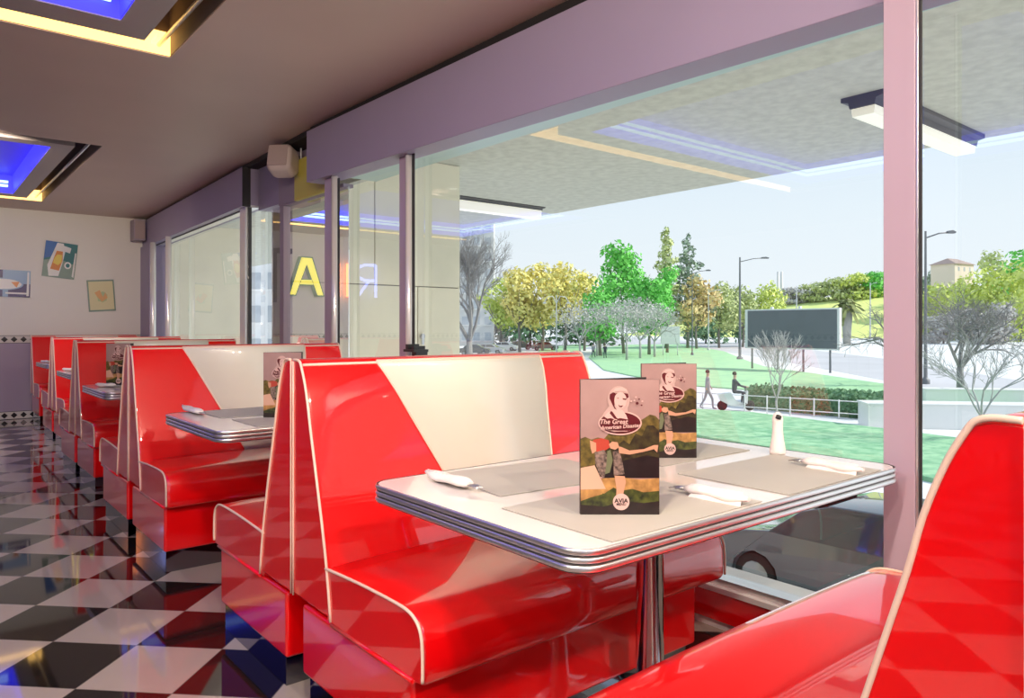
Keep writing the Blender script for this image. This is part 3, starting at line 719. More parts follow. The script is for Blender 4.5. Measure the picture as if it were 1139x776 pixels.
canopy_light(4.9,7.6,8.6,'linear light fixture under the canopy beyond the stone wall edge',.45)
# stone wall outside
b=MB(); b.box((2.86,6.94,-2.6),(4.90,7.3,3.0),'stone_joint')
g=.006
for z0,z1,xs in ((-2.6,-1.2,[2.85,4.0,4.92]),(-1.2,.2,[2.85,3.6,4.92]),(.2,1.60,[2.85,4.35,4.92]),(1.60,3.0,[2.85,3.82,4.92])):
    for a,c in zip(xs,xs[1:]): b.box((a+g,6.92,z0+g),(c-g,6.94,z1-g),'stone')
b.box((4.90,6.93,-2.6),(4.92,7.3,3.0),'stone')
struct(b.build('wall_stone'))
b=MB(); b.box((2.9,14,-2.6),(4.95,14.4,3.0),'stone'); struct(b.build('wall_rear_stone'))
b=MB(); b.lathe([(0,0),(.03,0),(.03,.02),(0,.025)],'steel',n=12,T=Matrix.Translation((4.40,6.91,1.05))@Matrix.Rotation(PI/2,4,'X')); b.box((4.385,6.885,.96),(4.415,6.90,1.08),'steel'); tag(b.build('wall_tap'),'small metal fitting on the beige stone wall outside','fitting')
# ------------------------------------------------------------------ OUTSIDE: ground
mat('paving',(.80,.80,.80),rough=.9,noise=.08,nscale=.3); mat('asphalt',(.62,.63,.65),rough=.85,noise=.1,nscale=.6); mat('road_pale',(.60,.59,.61),rough=.9,noise=.12,nscale=.12)
mat('lawn',(.42,.68,.36),rough=.95,noise=.25,nscale=.8,c2=(.34,.60,.34)); mat('lawn_near',(.36,.62,.36),rough=.95,noise=.3,nscale=2.6,c2=(.17,.42,.22),detail=10); mat('path',(.72,.72,.74),rough=.9)
mat('hill_grass',(.80,.82,.26),rough=.95,noise=.3,nscale=.04,c2=(.66,.76,.26)); mat('kerb',(.75,.75,.73),rough=.8)
ZG=-2.6
b=MB()
b.add([(2.5,-120,ZG),(900,-500,ZG),(900,900,ZG),(-100,900,ZG),(-100,14.5,ZG),(2.5,14.5,ZG)],[(0,1,2,3,4,5)],'paving'); struct(b.build('ground'))
def patch(name,pts,m,h,world=False,lift=0):
    """ground area: outline given by bearings on the ground"""
    P=[]
    for p in pts:
        q=Vector((p[0],p[1],ZG)) if world else on(p[0],p[1],ZG)
        P.append((q.x,q.y))
    b=MB(); b.prism(P,'z',ZG+lift,ZG+h,m); return struct(b.build(name))
patch('road',[(7.0,-30),(14.0,-30),(14.0,60),(7.0,60)],'asphalt',.01,True)
patch('road_avenue',[(560,392),(640,384),(760,384),(850,398),(985,423),(1139,452),(1300,486),(1300,452),(1139,424),(985,399),(860,384),(700,375.5),(560,375)],'road_pale',.012)
patch('lawn',[(655,398),(662,388),(700,383.5),(760,383),(805,391),(832,402),(850,408),(985,428),(1139,452),(1300,477),(1300,500),(1139,470),(985,447),(860,436),(775,430),(730,424),(672,412)],'lawn',.08)
patch('lawn_bed',[(600,388),(640,383),(655,384.5),(640,393),(600,401)],'lawn',.08)
patch('lawn_strip',[(640,452),(770,457),(835,461),(985,480),(1139,500),(1139,560),(985,525),(870,503),(770,487),(640,470)],'lawn_near',.12)
patch('footpath',[(735,427),(835,436),(850,446),(835,458),(770,453),(735,450)],'path',.03)
# hill
def hill():
    c=ground(1030,360,ZG); ux=Vector((RX[0],RX[1],0)); uf=Vector((FW[0],FW[1],0)); n=44
    vs=[];
    for i in range(n+1):
        for j in range(n+1):
            a=(i/n-.5)*420; d=(j/n-.5)*330
            r=math.sqrt((a/150)**2+(d/125)**2)
            h=21*(max(0,1-r*r)**1.3)+.8*math.sin(a*.08)*math.cos(d*.07)*max(0,1-r)
            p=c+ux*a+uf*d; vs.append((p.x,p.y,ZG-.15+h))
    fs=[(i*(n+1)+j,(i+1)*(n+1)+j,(i+1)*(n+1)+j+1,i*(n+1)+j+1) for i in range(n) for j in range(n)]
    b=MB(); b.add(vs,fs,'hill_grass',True); return struct(b.build('hill'))
HILL=hill()
def hill_z(u,d):
    c=ground(1030,360,ZG); p=ground(u,d,ZG); ux=Vector((RX[0],RX[1],0)); uf=Vector((FW[0],FW[1],0)); q=p-c
    a=q.dot(ux); dd=q.dot(uf); r=math.sqrt((a/150)**2+(dd/125)**2)
    return max(ZG,ZG-.15+21*(max(0,1-r*r)**1.3))
# ------------------------------------------------------------------ trees
for n,c,c2 in (('yellow',(.95,.82,.28),(.66,.62,.18)),('green',(.24,.72,.14),(.12,.48,.07)),('ygreen',(.76,.84,.22),(.50,.60,.14)),('olive',(.62,.68,.32),(.42,.50,.20)),('conifer',(.34,.44,.32),(.22,.30,.22)),('grey',(.62,.60,.57),(.48,.47,.45)),('hedge',(.20,.36,.18),(.10,.20,.10)),('palm',(.34,.38,.14),(.20,.24,.08)),('orange',(.85,.66,.32),(.62,.52,.22))):
    mat('leaf_'+n,c,rough=.8,noise=.5,nscale=.45,c2=c2,detail=5)
mat('bark',(.22,.20,.18),rough=.9); mat('bark_pale',(.42,.42,.40),rough=.9)
def leaves(b,blobs,n,size,m,rnd):
    tot=sum(r[0]*r[1] for _,r in blobs)
    vs=[];fs=[]
    for c,r in blobs:
        k=int(n*r[0]*r[1]/tot)
        for _ in range(k):
            d=Vector((rnd.gauss(0,1),rnd.gauss(0,1),rnd.gauss(0,1))).normalized()
            t=rnd.random()**.35
            p=Vector((c[0]+d.x*r[0]*t,c[1]+d.y*r[0]*t,c[2]+d.z*r[1]*t))
            nrm=(d+Vector((rnd.gauss(0,.5),rnd.gauss(0,.5),rnd.gauss(.2,.5)))).normalized()
            a=nrm.orthogonal().normalized(); c_=nrm.cross(a); q=rnd.random()*6.28; a,c_=a*math.cos(q)+c_*math.sin(q),c_*math.cos(q)-a*math.sin(q)
            s=size*(.6+.8*rnd.random()); o=len(vs)
            vs+= [p+a*s,p+c_*s*.6,p-a*s,p-c_*s*.6]; fs.append((o,o+1,o+2,o+3))
    b.add(vs,fs,m)
def branch(b,p,d,l,r,dep,rnd,m,up=.15,spread=.55,minr=.008,seg=2,n=4):
    pts=[p];q=p.copy();dd=d.copy()
    for i in range(seg):
        dd=(dd+Vector((rnd.gauss(0,.12),rnd.gauss(0,.12),rnd.gauss(0,.06)+up*.3))).normalized(); q=q+dd*l/seg; pts.append(q.copy())
    b.tube(pts,[r]+[r*(1-.35*(i+1)/seg) for i in range(seg)],m,n if dep>1 else 3,cap=False)
    if dep<=0: return
    k=3 if dep>1 else 4
    for i in range(k):
        ax=Vector((rnd.gauss(0,1),rnd.gauss(0,1),rnd.gauss(0,.7))).normalized()
        nd=(dd+ax*spread*(1+.5*rnd.random())+Vector((0,0,up))).normalized()
        branch(b,pts[-1] if i<2 else pts[-2],nd,l*(.62+.2*rnd.random()),max(minr,r*.58),dep-1,rnd,m,up,spread,minr,seg,n)
GT='trees of the park across the avenue'
def tree(name,u,d,h,w,lm,label,seed,n=1500,base=None,trunk=.25,crown0=.3,leaf=None,group=GT,z=None,cat='tree',nb=9):
    rnd=random.Random(seed); z=ZG if z is None else z
    p=ground(u,d,z); e=empty(name,p,rnd.random()*6); tag(e,label,cat,group)
    b=MB(); b.tube([(0,0,-.3),(.05*h*.3,0,h*.2),(0,.02*h,h*.5)],[trunk,trunk*.8,trunk*.4],'bark',7)
    for i in range(5):
        a=i*1.26+rnd.random(); b.tube([(0,0,h*.3),(math.cos(a)*w*.22,math.sin(a)*w*.22,h*.55),(math.cos(a)*w*.32,math.sin(a)*w*.32,h*.72)],[trunk*.45,trunk*.25,trunk*.1],'bark',5)
    b.build('trunk',e)
    bl=[]
    for i in range(nb):
        a=rnd.random()*6.28; t=i/(nb-1) ; zz=h*(crown0+.12+(1-crown0-.22)*t); rad=w/2*math.sin(PI*(.25+.62*t))*.62*rnd.random()**.5
        rr_=w*(.20+.10*rnd.random())*(1.1-.35*t); bl.append(((math.cos(a)*rad,math.sin(a)*rad,zz),(rr_,min(rr_*.8,h*.2))))
    b=MB(); leaves(b,bl,n,leaf or w*.035,'leaf_'+lm,rnd); b.build('crown',e,recalc=False)
    return e
yl=[(556,118,12.0,9),(578,112,13.0,10),(603,116,14.2,11),(628,110,13.5,10),(650,118,13.2,9)]
for i,(u,d,h,w) in enumerate(yl):
    tree('park_tree',u,d,h,w,'ygreen' if i==0 else 'yellow',['yellow-green tree, leftmost in the park beside the bare tree','golden-leaved park tree second from the left','broad golden park tree in the middle of the yellow row','golden park tree left of the bright green trees','golden park tree touching the bright green trees'][i],20+i,1500)
gl=[(668,96,9.0,8,'broad bright green tree low at the left of the green group'),(694,104,15.8,12,'tallest bright green park tree behind the grey bare trees'),(722,100,10.5,10,'bright green tree right of the tallest one'),(742,108,13.2,7,'slim green tree below the two conifers')]
for i,(u,d,h,w,l) in enumerate(gl): tree('park_tree',u,d,h,w,'green',l,40+i,2200,leaf=w*.03)
ol=[(775,128,13.0,10,'orange','orange-tinged tree right of the green group'),(800,135,12.2,11,'olive','olive tree left of the tall street lamp'),(826,140,11.6,10,'olive','olive tree behind the tall street lamp'),(851,145,12.2,11,'ygreen','yellow-green tree above the left half of the billboard')]
for i,(u,d,h,w,lm,l) in enumerate(ol): tree('park_tree',u,d,h,w,lm,l,60+i,1500)
def conifer(u,d,h,w,lm,label,seed):
    rnd=random.Random(seed); e=empty('conifer',ground(u,d)); tag(e,label,'tree',GT)
    b=MB(); b.tube([(0,0,-.3),(0,0,h*.95)],[.3,.04],'bark',6); b.build('trunk',e)
    bl=[]
    for i in range(16):
        t=i/15; a=i*2.4; r=w/2*(1-t)**.8*.55+.15; bl.append(((math.cos(a)*r*.6,math.sin(a)*r*.6,h*(.25+.74*t)),(r*1.1+.25,h*.045)))
    b=MB(); leaves(b,bl,1300,.42,'leaf_'+lm,rnd); b.build('crown',e,recalc=False)
conifer(741,130,21.0,9,'olive','pointed olive conifer, left of the two tall ones',5); conifer(765,132,20.0,12,'conifer','dark grey-green conifer, right of the two tall ones',6)
# far background row
for i,(u,d,h,w,lm) in enumerate([(590,150,9,14,'hedge'),(630,150,9,14,'hedge'),(672,150,9,14,'hedge'),(560,160,10,14,'grey'),(785,170,9,14,'hedge'),(822,175,9,14,'hedge')]):
    tree('background_tree',u,d,h,w,lm,['low dark tree behind the golden trees, left one','low dark tree behind the golden trees, right one','low dark tree behind the bright green trees','grey leafless tree beside the left tower block','low dark tree behind the orange-tinged tree','low dark tree behind the olive trees'][i],80+i,900,crown0=.05)
# hill trees
hz=[]
rnd=random.Random(3)
for i,(u,d,h,w,lm,l) in enumerate([(882,345,8,22,'grey','grey bushy tree at the left end of the hilltop'),(905,340,9,22,'olive','olive tree on the hilltop, second from its left end'),(930,335,10,22,'olive','olive tree on the hilltop above the palm'),(955,330,11,24,'ygreen','yellow-green tree on the hilltop right of the palm'),(978,330,11,24,'green','green hilltop tree beside the window post'),
  (1040,300,13,26,'conifer','dark round tree on the hill left of the pale house'),(1072,215,16,22,'ygreen','yellow-green tree below the pale house'),(1036,225,17,22,'ygreen','yellow-green tree left of and below the pale house'),(1058,232,17.5,18,'olive','olive tree directly in front of the pale house'),(1092,205,19,22,'ygreen','tall yellow-green tree right of the pale house'),(1112,200,21,22,'ygreen','yellow-green hill tree second from the right edge'),(1135,190,20,22,'ygreen','yellow-green hill tree at the right edge of the picture'),(1104,260,26,26,'olive','dark olive tree behind the yellow-green hill trees'),(1150,240,28,30,'green','green tree rising at the upper right edge'),
  (1050,170,7,14,'grey','brownish thicket tree behind the right street lamp'),(1080,165,8,15,'grey','brownish thicket tree behind the large bare tree'),(1115,160,9,15,'grey','brownish thicket tree near the right edge')]):
    tree('hill_tree',u,d,h,w,lm,l,100+i,1300,crown0=.05,z=hill_z(u,d)-.5,leaf=w*.032,group='trees on the hill')
# palm
e=empty('palm_tree',ground(942,165,hill_z(942,165))); tag(e,'short palm tree with a thick trunk right of the billboard','palm tree')
b=MB(); b.tube([(0,0,-.5),(0,0,4),(0,0,8.5)],[.8,1.0,1.3],'bark_pale',10); b.build('trunk',e)
b=MB(); rnd=random.Random(9)
for i in range(46):
    a=i*2.4; el=rnd.uniform(-.6,1.2); pts=[]
    for k in range(6):
        t=k/5; rr_=4.0*t; pts.append(Vector((math.cos(a)*rr_*math.cos(el*.6),math.sin(a)*rr_*math.cos(el*.6),8.6+rr_*math.sin(el)-t*t*2.4)))
    for p,q in zip(pts,pts[1:]):
        s=Vector((-math.sin(a),math.cos(a),0))*.38; b.add([p-s,q-s,q+s,p+s],[(0,1,2,3)],'leaf_palm')
leaves(b,[((0,0,8.8),(2.0,1.5)),((0,0,7.6),(1.5,1.0))],420,.42,'leaf_palm',rnd); b.build('fronds',e,recalc=False)
# bare trees
def bare(name,u,d,h,label,seed,m='bark_pale',dep=5,spread=.55,r0=.2,up=.15,group='leafless trees outside',fr=.28):
    rnd=random.Random(seed); e=empty(name,ground(u,d)); tag(e,label,'tree',group)
    b=MB(); b.tube([(0,0,-.2),(.03,0,h*.15),(0,.02,h*fr)],[r0,r0*.85,r0*.7],m,8); b.build('trunk',e)
    b=MB()
    for i in range(4):
        a=i*1.57+rnd.random(); d0=Vector((math.cos(a)*spread,math.sin(a)*spread,1)).normalized()
        branch(b,Vector((0,0,h*fr*.97)),d0,h*.26,r0*.55,dep,rnd,m,up,spread)
    b.build('branches',e,recalc=False); return e
mat('bark_dark',(.25,.24,.23),rough=.9)
bare('bare_tree',522,55,9.9,'large leafless tree beside the beige stone wall',11,'bark_dark',6,.5,.30,.14)
bare('bare_tree',1068,37.5,6.2,'spreading leafless tree behind the right foreground bench',12,'bark_dark',5,.75,.22,.02)
bare('bare_tree',864,24.4,3.3,'slender young leafless tree in front of the billboard',13,'bark_pale',4,.4,.045,.15,fr=.42)
bare('bare_tree',1000,46,6.5,'leafless tree partly hidden by the window post',14,'bark_dark',4,.85,.18,-.02)
bare('bare_tree',1092,24,4.2,'thin forked leafless tree just above the right bench back',15,'bark_pale',4,.55,.07,.1,fr=.2)
for i,(u,d,h,l) in enumerate([(645,88,7.6,'pale bushy leafless tree, leftmost of the grove on the lawn'),(664,95,7.8,'pale leafless tree second in the grove on the lawn'),(697,84,8.2,'wide pale leafless tree in the middle of the lawn grove'),(712,88,8.0,'wide pale leafless tree just right of the grove centre'),(728,92,7.4,'pale leafless tree at the right end of the lawn grove')]):
    e=bare('bare_tree',u,d,h,l,200+i,'bark_pale',4,.8,.16,.02,group='grove of pale leafless trees')
    b=MB(); rnd=random.Random(i); bl=[((math.cos(a)*h*.27,math.sin(a)*h*.27,h*.68),(h*.2,h*.15)) for a in (0,1.3,2.6,3.9,5.2)]+[((0,0,h*.8),(h*.26,h*.14))]
    leaves(b,bl,700,.13,'leaf_grey',rnd); tag(b.build('twig_haze',e,recalc=False),'fine grey twigs')
# hedge + railing + planter
def hedge(u0,v0,u1,v1,h,w,label,seed,n=2600):
    p=on(u0,v0,ZG);q=on(u1,v1,ZG); rnd=random.Random(seed); d=q-p; L_=d.length; e=empty('hedge',p,math.atan2(d.y,d.x)); tag(e,label,'hedge')
    b=MB(); vs=[];fs=[]
    b.box((.1,-w/2+.1,0),(L_-.1,w/2-.1,h-.12),'leaf_hedge')
    for i in range(n):
        f=rnd.random()
        if f<.4: c=Vector((rnd.random()*L_,(rnd.random()-.5)*w,h-.08+rnd.gauss(0,.06)))
        else: c=Vector((rnd.random()*L_,(-1 if rnd.random()<.5 else 1)*(w/2-.05+rnd.gauss(0,.04)),rnd.random()*h))
        a=Vector((rnd.gauss(0,1),rnd.gauss(0,1),rnd.gauss(0,1))).normalized(); c_=a.orthogonal().normalized(); s=.09; o=len(vs)
        vs+=[c+a*s,c+c_*s*.7,c-a*s,c-c_*s*.7]; fs.append((o,o+1,o+2,o+3))
    b.add(vs,fs,'leaf_hedge'); o=b.build('foliage',e,recalc=False)
hedge(838,452,985,466,.95,1.6,'low dark clipped hedge behind the white railing',1)
hedge(836,446,1000,457,.8,1.2,'paler hedge strip behind the dark hedge',2,1500)
p=on(738,452,ZG);q=on(962,468,ZG); d=q-p; Lr=d.length
e=empty('railing',p,math.atan2(d.y,d.x)); tag(e,'thin white metal railing between the lawn strip and the hedge','railing')
mat('white_metal',(.8,.8,.8),rough=.4)
b=MB(); 
for z in (.25,.75): b.tube([(0,0,z),(Lr,0,z)],.022,'white_metal',6)
b.build('rail',e)
for i in range(10):
    b=MB(); x=Lr*i/9; b.tube([(x,0,0),(x,0,.8)],.03,'white_metal',6); b.build('post',e)
p=on(966,476,ZG); b=MB(); b.box((0,0,0),(6.0,1.2,.85),'white_sill'); b.box((-.04,-.04,.85),(6.04,1.24,.93),'kerb'); tag(b.build('planter_wall',loc=p,rz=-TH+math.radians(-8),bevel=.01),'white masonry block at the end of the railing','wall block')
p=on(1030,450,ZG); b=MB(); b.box((0,0,0),(5.2,1.0,.7),'white_sill'); b.box((-.04,-.04,.7),(5.24,1.04,.78),'kerb'); tag(b.build('planter_wall',loc=p,rz=-TH+math.radians(-10),bevel=.01),'long pale low wall right of the window post','wall block')
# ------------------------------------------------------------------ street furniture
mat('lamp_grey',(.16,.17,.18),rough=.5,metal=.3); mat('lamp_pale',(.55,.57,.58),rough=.5)
def street_lamp(u,d,vtop,arm,label,m='lamp_grey',z=ZG,r=.11,dbl=False):
    p=ground(u,d,z); h=H+(VH-vtop)*d/FPX-z; e=empty('street_lamp',p,-TH); tag(e,label,'street lamp','street lamps')
    b=MB(); b.lathe([(r*2.2,0),(r*2.2,.3),(r*1.2,.4),(r,.5),(r*.7,h*.6),(r*.55,h)],m,n=10); b.build('pole',e)
    for s in ((1,-1) if dbl else (1,)):
        a=arm*s; b=MB()
        if dbl: b.tube([(0,0,h*.86),(a*.3,0,h*.98),(a*.7,0,h*.97),(a,0,h*.88)],.06,m,6)
        else: b.tube([(0,0,h*.955),(a*.5,0,h*.985),(a*.85,0,h*.992)],.05,m,6)
        b.build('arm',e)
        b=MB(); zz=h*.87 if dbl else h*.992; b.prism([(a*.8,zz-.06),(a*.84,zz+.10),(a*1.0,zz+.14),(a*1.12,zz+.03),(a*1.1,zz-.07)],'y',-.16,.16,m); b.build('lamp_head',e,bevel=.02)
street_lamp(823,85.4,286,3.0,'tall grey street lamp left of the billboard',r=.17)
street_lamp(1029.5,48.8,257,1.75,'tall grey street lamp right of the window post',r=.12)
street_lamp(770,98,300,2.2,'thin street lamp below the conifers',r=.09)
street_lamp(619,95,328,1.6,'curved double-arm lamp on the plaza','lamp_pale',r=.1,dbl=True)
street_lamp(886,200,318,1.5,'distant lamp pole beside the palm','lamp_pale',r=.2,z=hill_z(886,200))
street_lamp(968,190,314,1.5,'distant lamp pole on the slope near the window post','lamp_pale',r=.2,z=hill_z(968,190))
street_lamp(788,120,322,1.8,'pale lamp pole among the olive trees','lamp_pale',r=.1)
# billboard
mat('board_grey',(.12,.135,.155),rough=.5,noise=.12,nscale=.6); mat('board_frame',(.7,.7,.7),rough=.5)
p=ground(829,66.5); q=ground(934,60); d=q-p; Lb=d.length
e=empty('billboard',p,math.atan2(d.y,d.x)); tag(e,'large blank dark grey billboard with white frame on thin posts','billboard')
zt_=2.75-ZG; zb_=-.72-ZG
b=MB(); b.box((0,-.05,zb_),(Lb,.35,zt_),'board_frame'); b.build('frame',e)
b=MB(); b.box((.28,-.08,zb_+.12),(Lb-.2,-.05,zt_-.12),'board_grey'); b.build('panel',e)
for x in (.6,Lb*.36,Lb*.63,Lb*.9):
    b=MB(); b.tube([(x,.15,0),(x,.15,zb_+.1)],.09,'lamp_grey',8); b.build('post',e)
for x in (Lb*.3,Lb*.6):
    b=MB(); b.box((x-.1,-.05,zt_),(x+.1,.2,zt_+.2),'board_frame'); b.build('spotlight',e)
b=MB(); p=ground(735,97); b.box((0,-.1,1.6),(2.5,.1,3.9),'board_frame'); b.tube([(.3,0,0),(.3,0,1.6)],.06,'lamp_pale'); b.tube([(2.2,0,0),(2.2,0,1.6)],.06,'lamp_pale'); tag(b.build('hoarding_sign',loc=p,rz=-TH),'small white hoarding behind the lawn grove','sign board')
# chimneys / masts
for k,u in enumerate((865.5,869.5)):
    b=MB(); b.lathe([(1.0,0),(.8,20),(.6,34),(0,34)],'board_frame',n=10); tag(b.build('mast',loc=ground(u,400,-2.6)),['pale distant mast, left of the pair above the billboard','pale distant mast, right of the pair above the billboard'][k],'mast')
# buildings
mat('tower_wall',(.62,.62,.62),rough=.8); mat('tower_window',(.45,.48,.52),rough=.2); mat('house_wall',(.78,.66,.58),rough=.8); mat('house_roof',(.40,.30,.26),rough=.8); mat('bld_white',(.78,.78,.78),rough=.8)
def tower(u0,u1,d,h,label,nf,nw,wm='tower_wall'):
    p=ground(u0,d);q=ground(u1,d); L_=(q-p).length; e=empty('apartment_building',p,-TH); tag(e,label,'building')
    b=MB(); b.box((0,0,0),(L_,12,h),wm); b.box((-.3,-.3,h),(L_+.3,12.3,h+.6),'bld_white'); b.build('walls',e)
    for i in range(nf):
        for j in range(nw):
            x=L_*(j+.5)/nw; z=h*(i+.6)/nf; w=L_/nw*.28; hh=h/nf*.25
            b=MB(); b.box((x-w,-.06,z-hh),(x+w,.02,z+hh),'tower_window'); b.box((x-w-.15,-.5,z-hh-.2),(x+w+.15,0,z-hh-.05),'bld_white'); b.build('window',e)
tower(486,549,150,29,'pale grey tower block behind the large leafless tree',9,5)
tower(240,330,70,22,'white apartment building seen through the narrow alcove pane',7,5,'bld_white')
e=empty('house',ground(1062,270,hill_z(1062,270)),-TH+.5); tag(e,'pale pink house on the hill at upper right','house')
zz=hill_z(1062,270); hh=H+(VH-293)*270/FPX-zz
b=MB(); b.box((0,0,0),(12,9,hh),'house_wall'); b.build('walls',e); b=MB(); b.add([(-.6,-.6,hh),(12.6,-.6,hh),(12.6,9.6,hh),(-.6,9.6,hh),(3,4.5,hh+2.4),(9,4.5,hh+2.4)],[(0,1,5,4),(1,2,5),(2,3,4,5),(3,0,4),(0,3,2,1)],'house_roof'); b.build('roof',e)
for x in (2.5,6,9.5):
    b=MB(); b.box((x-.5,-.05,hh-2.6),(x+.5,.02,hh-1.1),'tower_window'); b.build('window',e)
# ------------------------------------------------------------------ cars
mat('tyre',(.02,.02,.02),rough=.8); mat('car_glass',(.05,.06,.07),rough=.05,coat=1)
def car(p,rz,paint,label,group=None):
    e=empty('car',p,rz); tag(e,label,'car',group)
    prof=[(-2.15,.32),(-2.2,.55),(-2.12,.82),(-1.95,.92),(-1.45,.98),(-.95,1.36),(-.5,1.45),(.35,1.43),(.75,1.30),(1.15,.98),(1.9,.86),(2.15,.70),(2.2,.45),(2.1,.30)]
    def arch(cx): return [(cx+.36*math.cos(a),.32+.36*math.sin(a)) for a in [i*PI/6 for i in range(7)]]
    low=[(2.0,.25)]+arch(1.35)+arch(-1.35)+[(-2.0,.25)]
    P=prof+low
    b=MB(); n=len(P); vs=[]
    for k,(y,f) in enumerate(((-.86,.0),(-.80,.0),(.80,.0),(.86,.0))):
        for x,z in P:
            tz=max(0,z-.9); yy=y*(1-.22*tz/.55); s=1.0 if abs(y)<.85 else .99
            vs.append((x*s,yy,z if abs(y)<.85 else .45+(z-.45)*.985))
    for a in range(3): b.add(vs,[(a*n+i,a*n+(i+1)%n,(a+1)*n+(i+1)%n,(a+1)*n+i) for i in range(n)],paint,True)
    b.add(vs[:n],[tuple(range(n))],paint); b.add(vs[-n:],[tuple(range(n))[::-1]],paint)
    b.build('body',e)
    for s in (-1,1):
        b=MB()
        def pt(x,z,o=.012): return (x,s*(.86*(1-.22*max(0,z-.9)/.55)+o),z)
        b.add([pt(-1.35,.99),pt(-.95,1.30),pt(-.48,1.38),pt(-.40,.99)],[(0,1,2,3)],'car_glass'); b.add([pt(-.33,.99),pt(-.38,1.38),pt(.33,1.37),pt(.68,1.25),pt(1.0,.98)],[(0,1,2,3,4)],'car_glass'); b.build('side_window',e,recalc=False)
    b=MB(); b.add([(.42,-.62,1.435),(1.13,-.74,1.0),(1.13,.74,1.0),(.42,.62,1.435)],[(0,1,2,3)],'car_glass',T=Matrix.Translation((.02,0,.012))); b.build('windscreen',e,recalc=False)
    b=MB(); b.add([(-1.0,-.62,1.355),(-1.43,-.72,1.01),(-1.43,.72,1.01),(-1.0,.62,1.355)],[(0,1,2,3)],'car_glass',T=Matrix.Translation((-.03,0,.02))); b.build('rear_window',e,recalc=False)
    for x in (1.35,-1.35):
        for y in (-.72,.72):
            b=MB(); T=Matrix.Translation((x,y,.32))@Matrix.Rotation(PI/2,4,'X'); b.lathe([(.0,-.1),(.3,-.1),(.32,-.07),(.32,.07),(.3,.1),(0,.1)],'tyre',n=20,T=T); b.lathe([(0,-.105),(.19,-.105),(.2,-.1)],'paint_grey',n=14,T=T); b.lathe([(0,.105),(.19,.105),(.2,.1)],'paint_grey',n=14,T=T); b.build('wheel',e)
for n,c in (('dark',(.07,.08,.09)),('silver',(.55,.57,.60)),('white',(.75,.75,.75)),('blue',(.10,.14,.22)),('grey',(.25,.26,.27))): mat('paint_'+n,c,rough=.25,metal=.3 if n in('silver','dark','grey') else 0,coat=1)
car(Vector((9.9,4.4,ZG+.01)),PI/2+.03,'paint_dark','dark grey car passing on the street just below the window')
cl=[(528,100,'dark','dark parked car just right of the stone wall'),(545,104,'silver','silver parked car left on the plaza, second in the row'),(578,125,'dark','dark parked car under the golden trees'),(562,118,'white','white parked car between the silver and the dark ones'),(606,120,'grey','grey parked car under the golden trees, right end of the row')]
for i,(u,d,c,l) in enumerate(cl): car(ground(u,d),-TH+random.uniform(-.4,.4),'paint_'+c,l,'parked cars by the plaza')
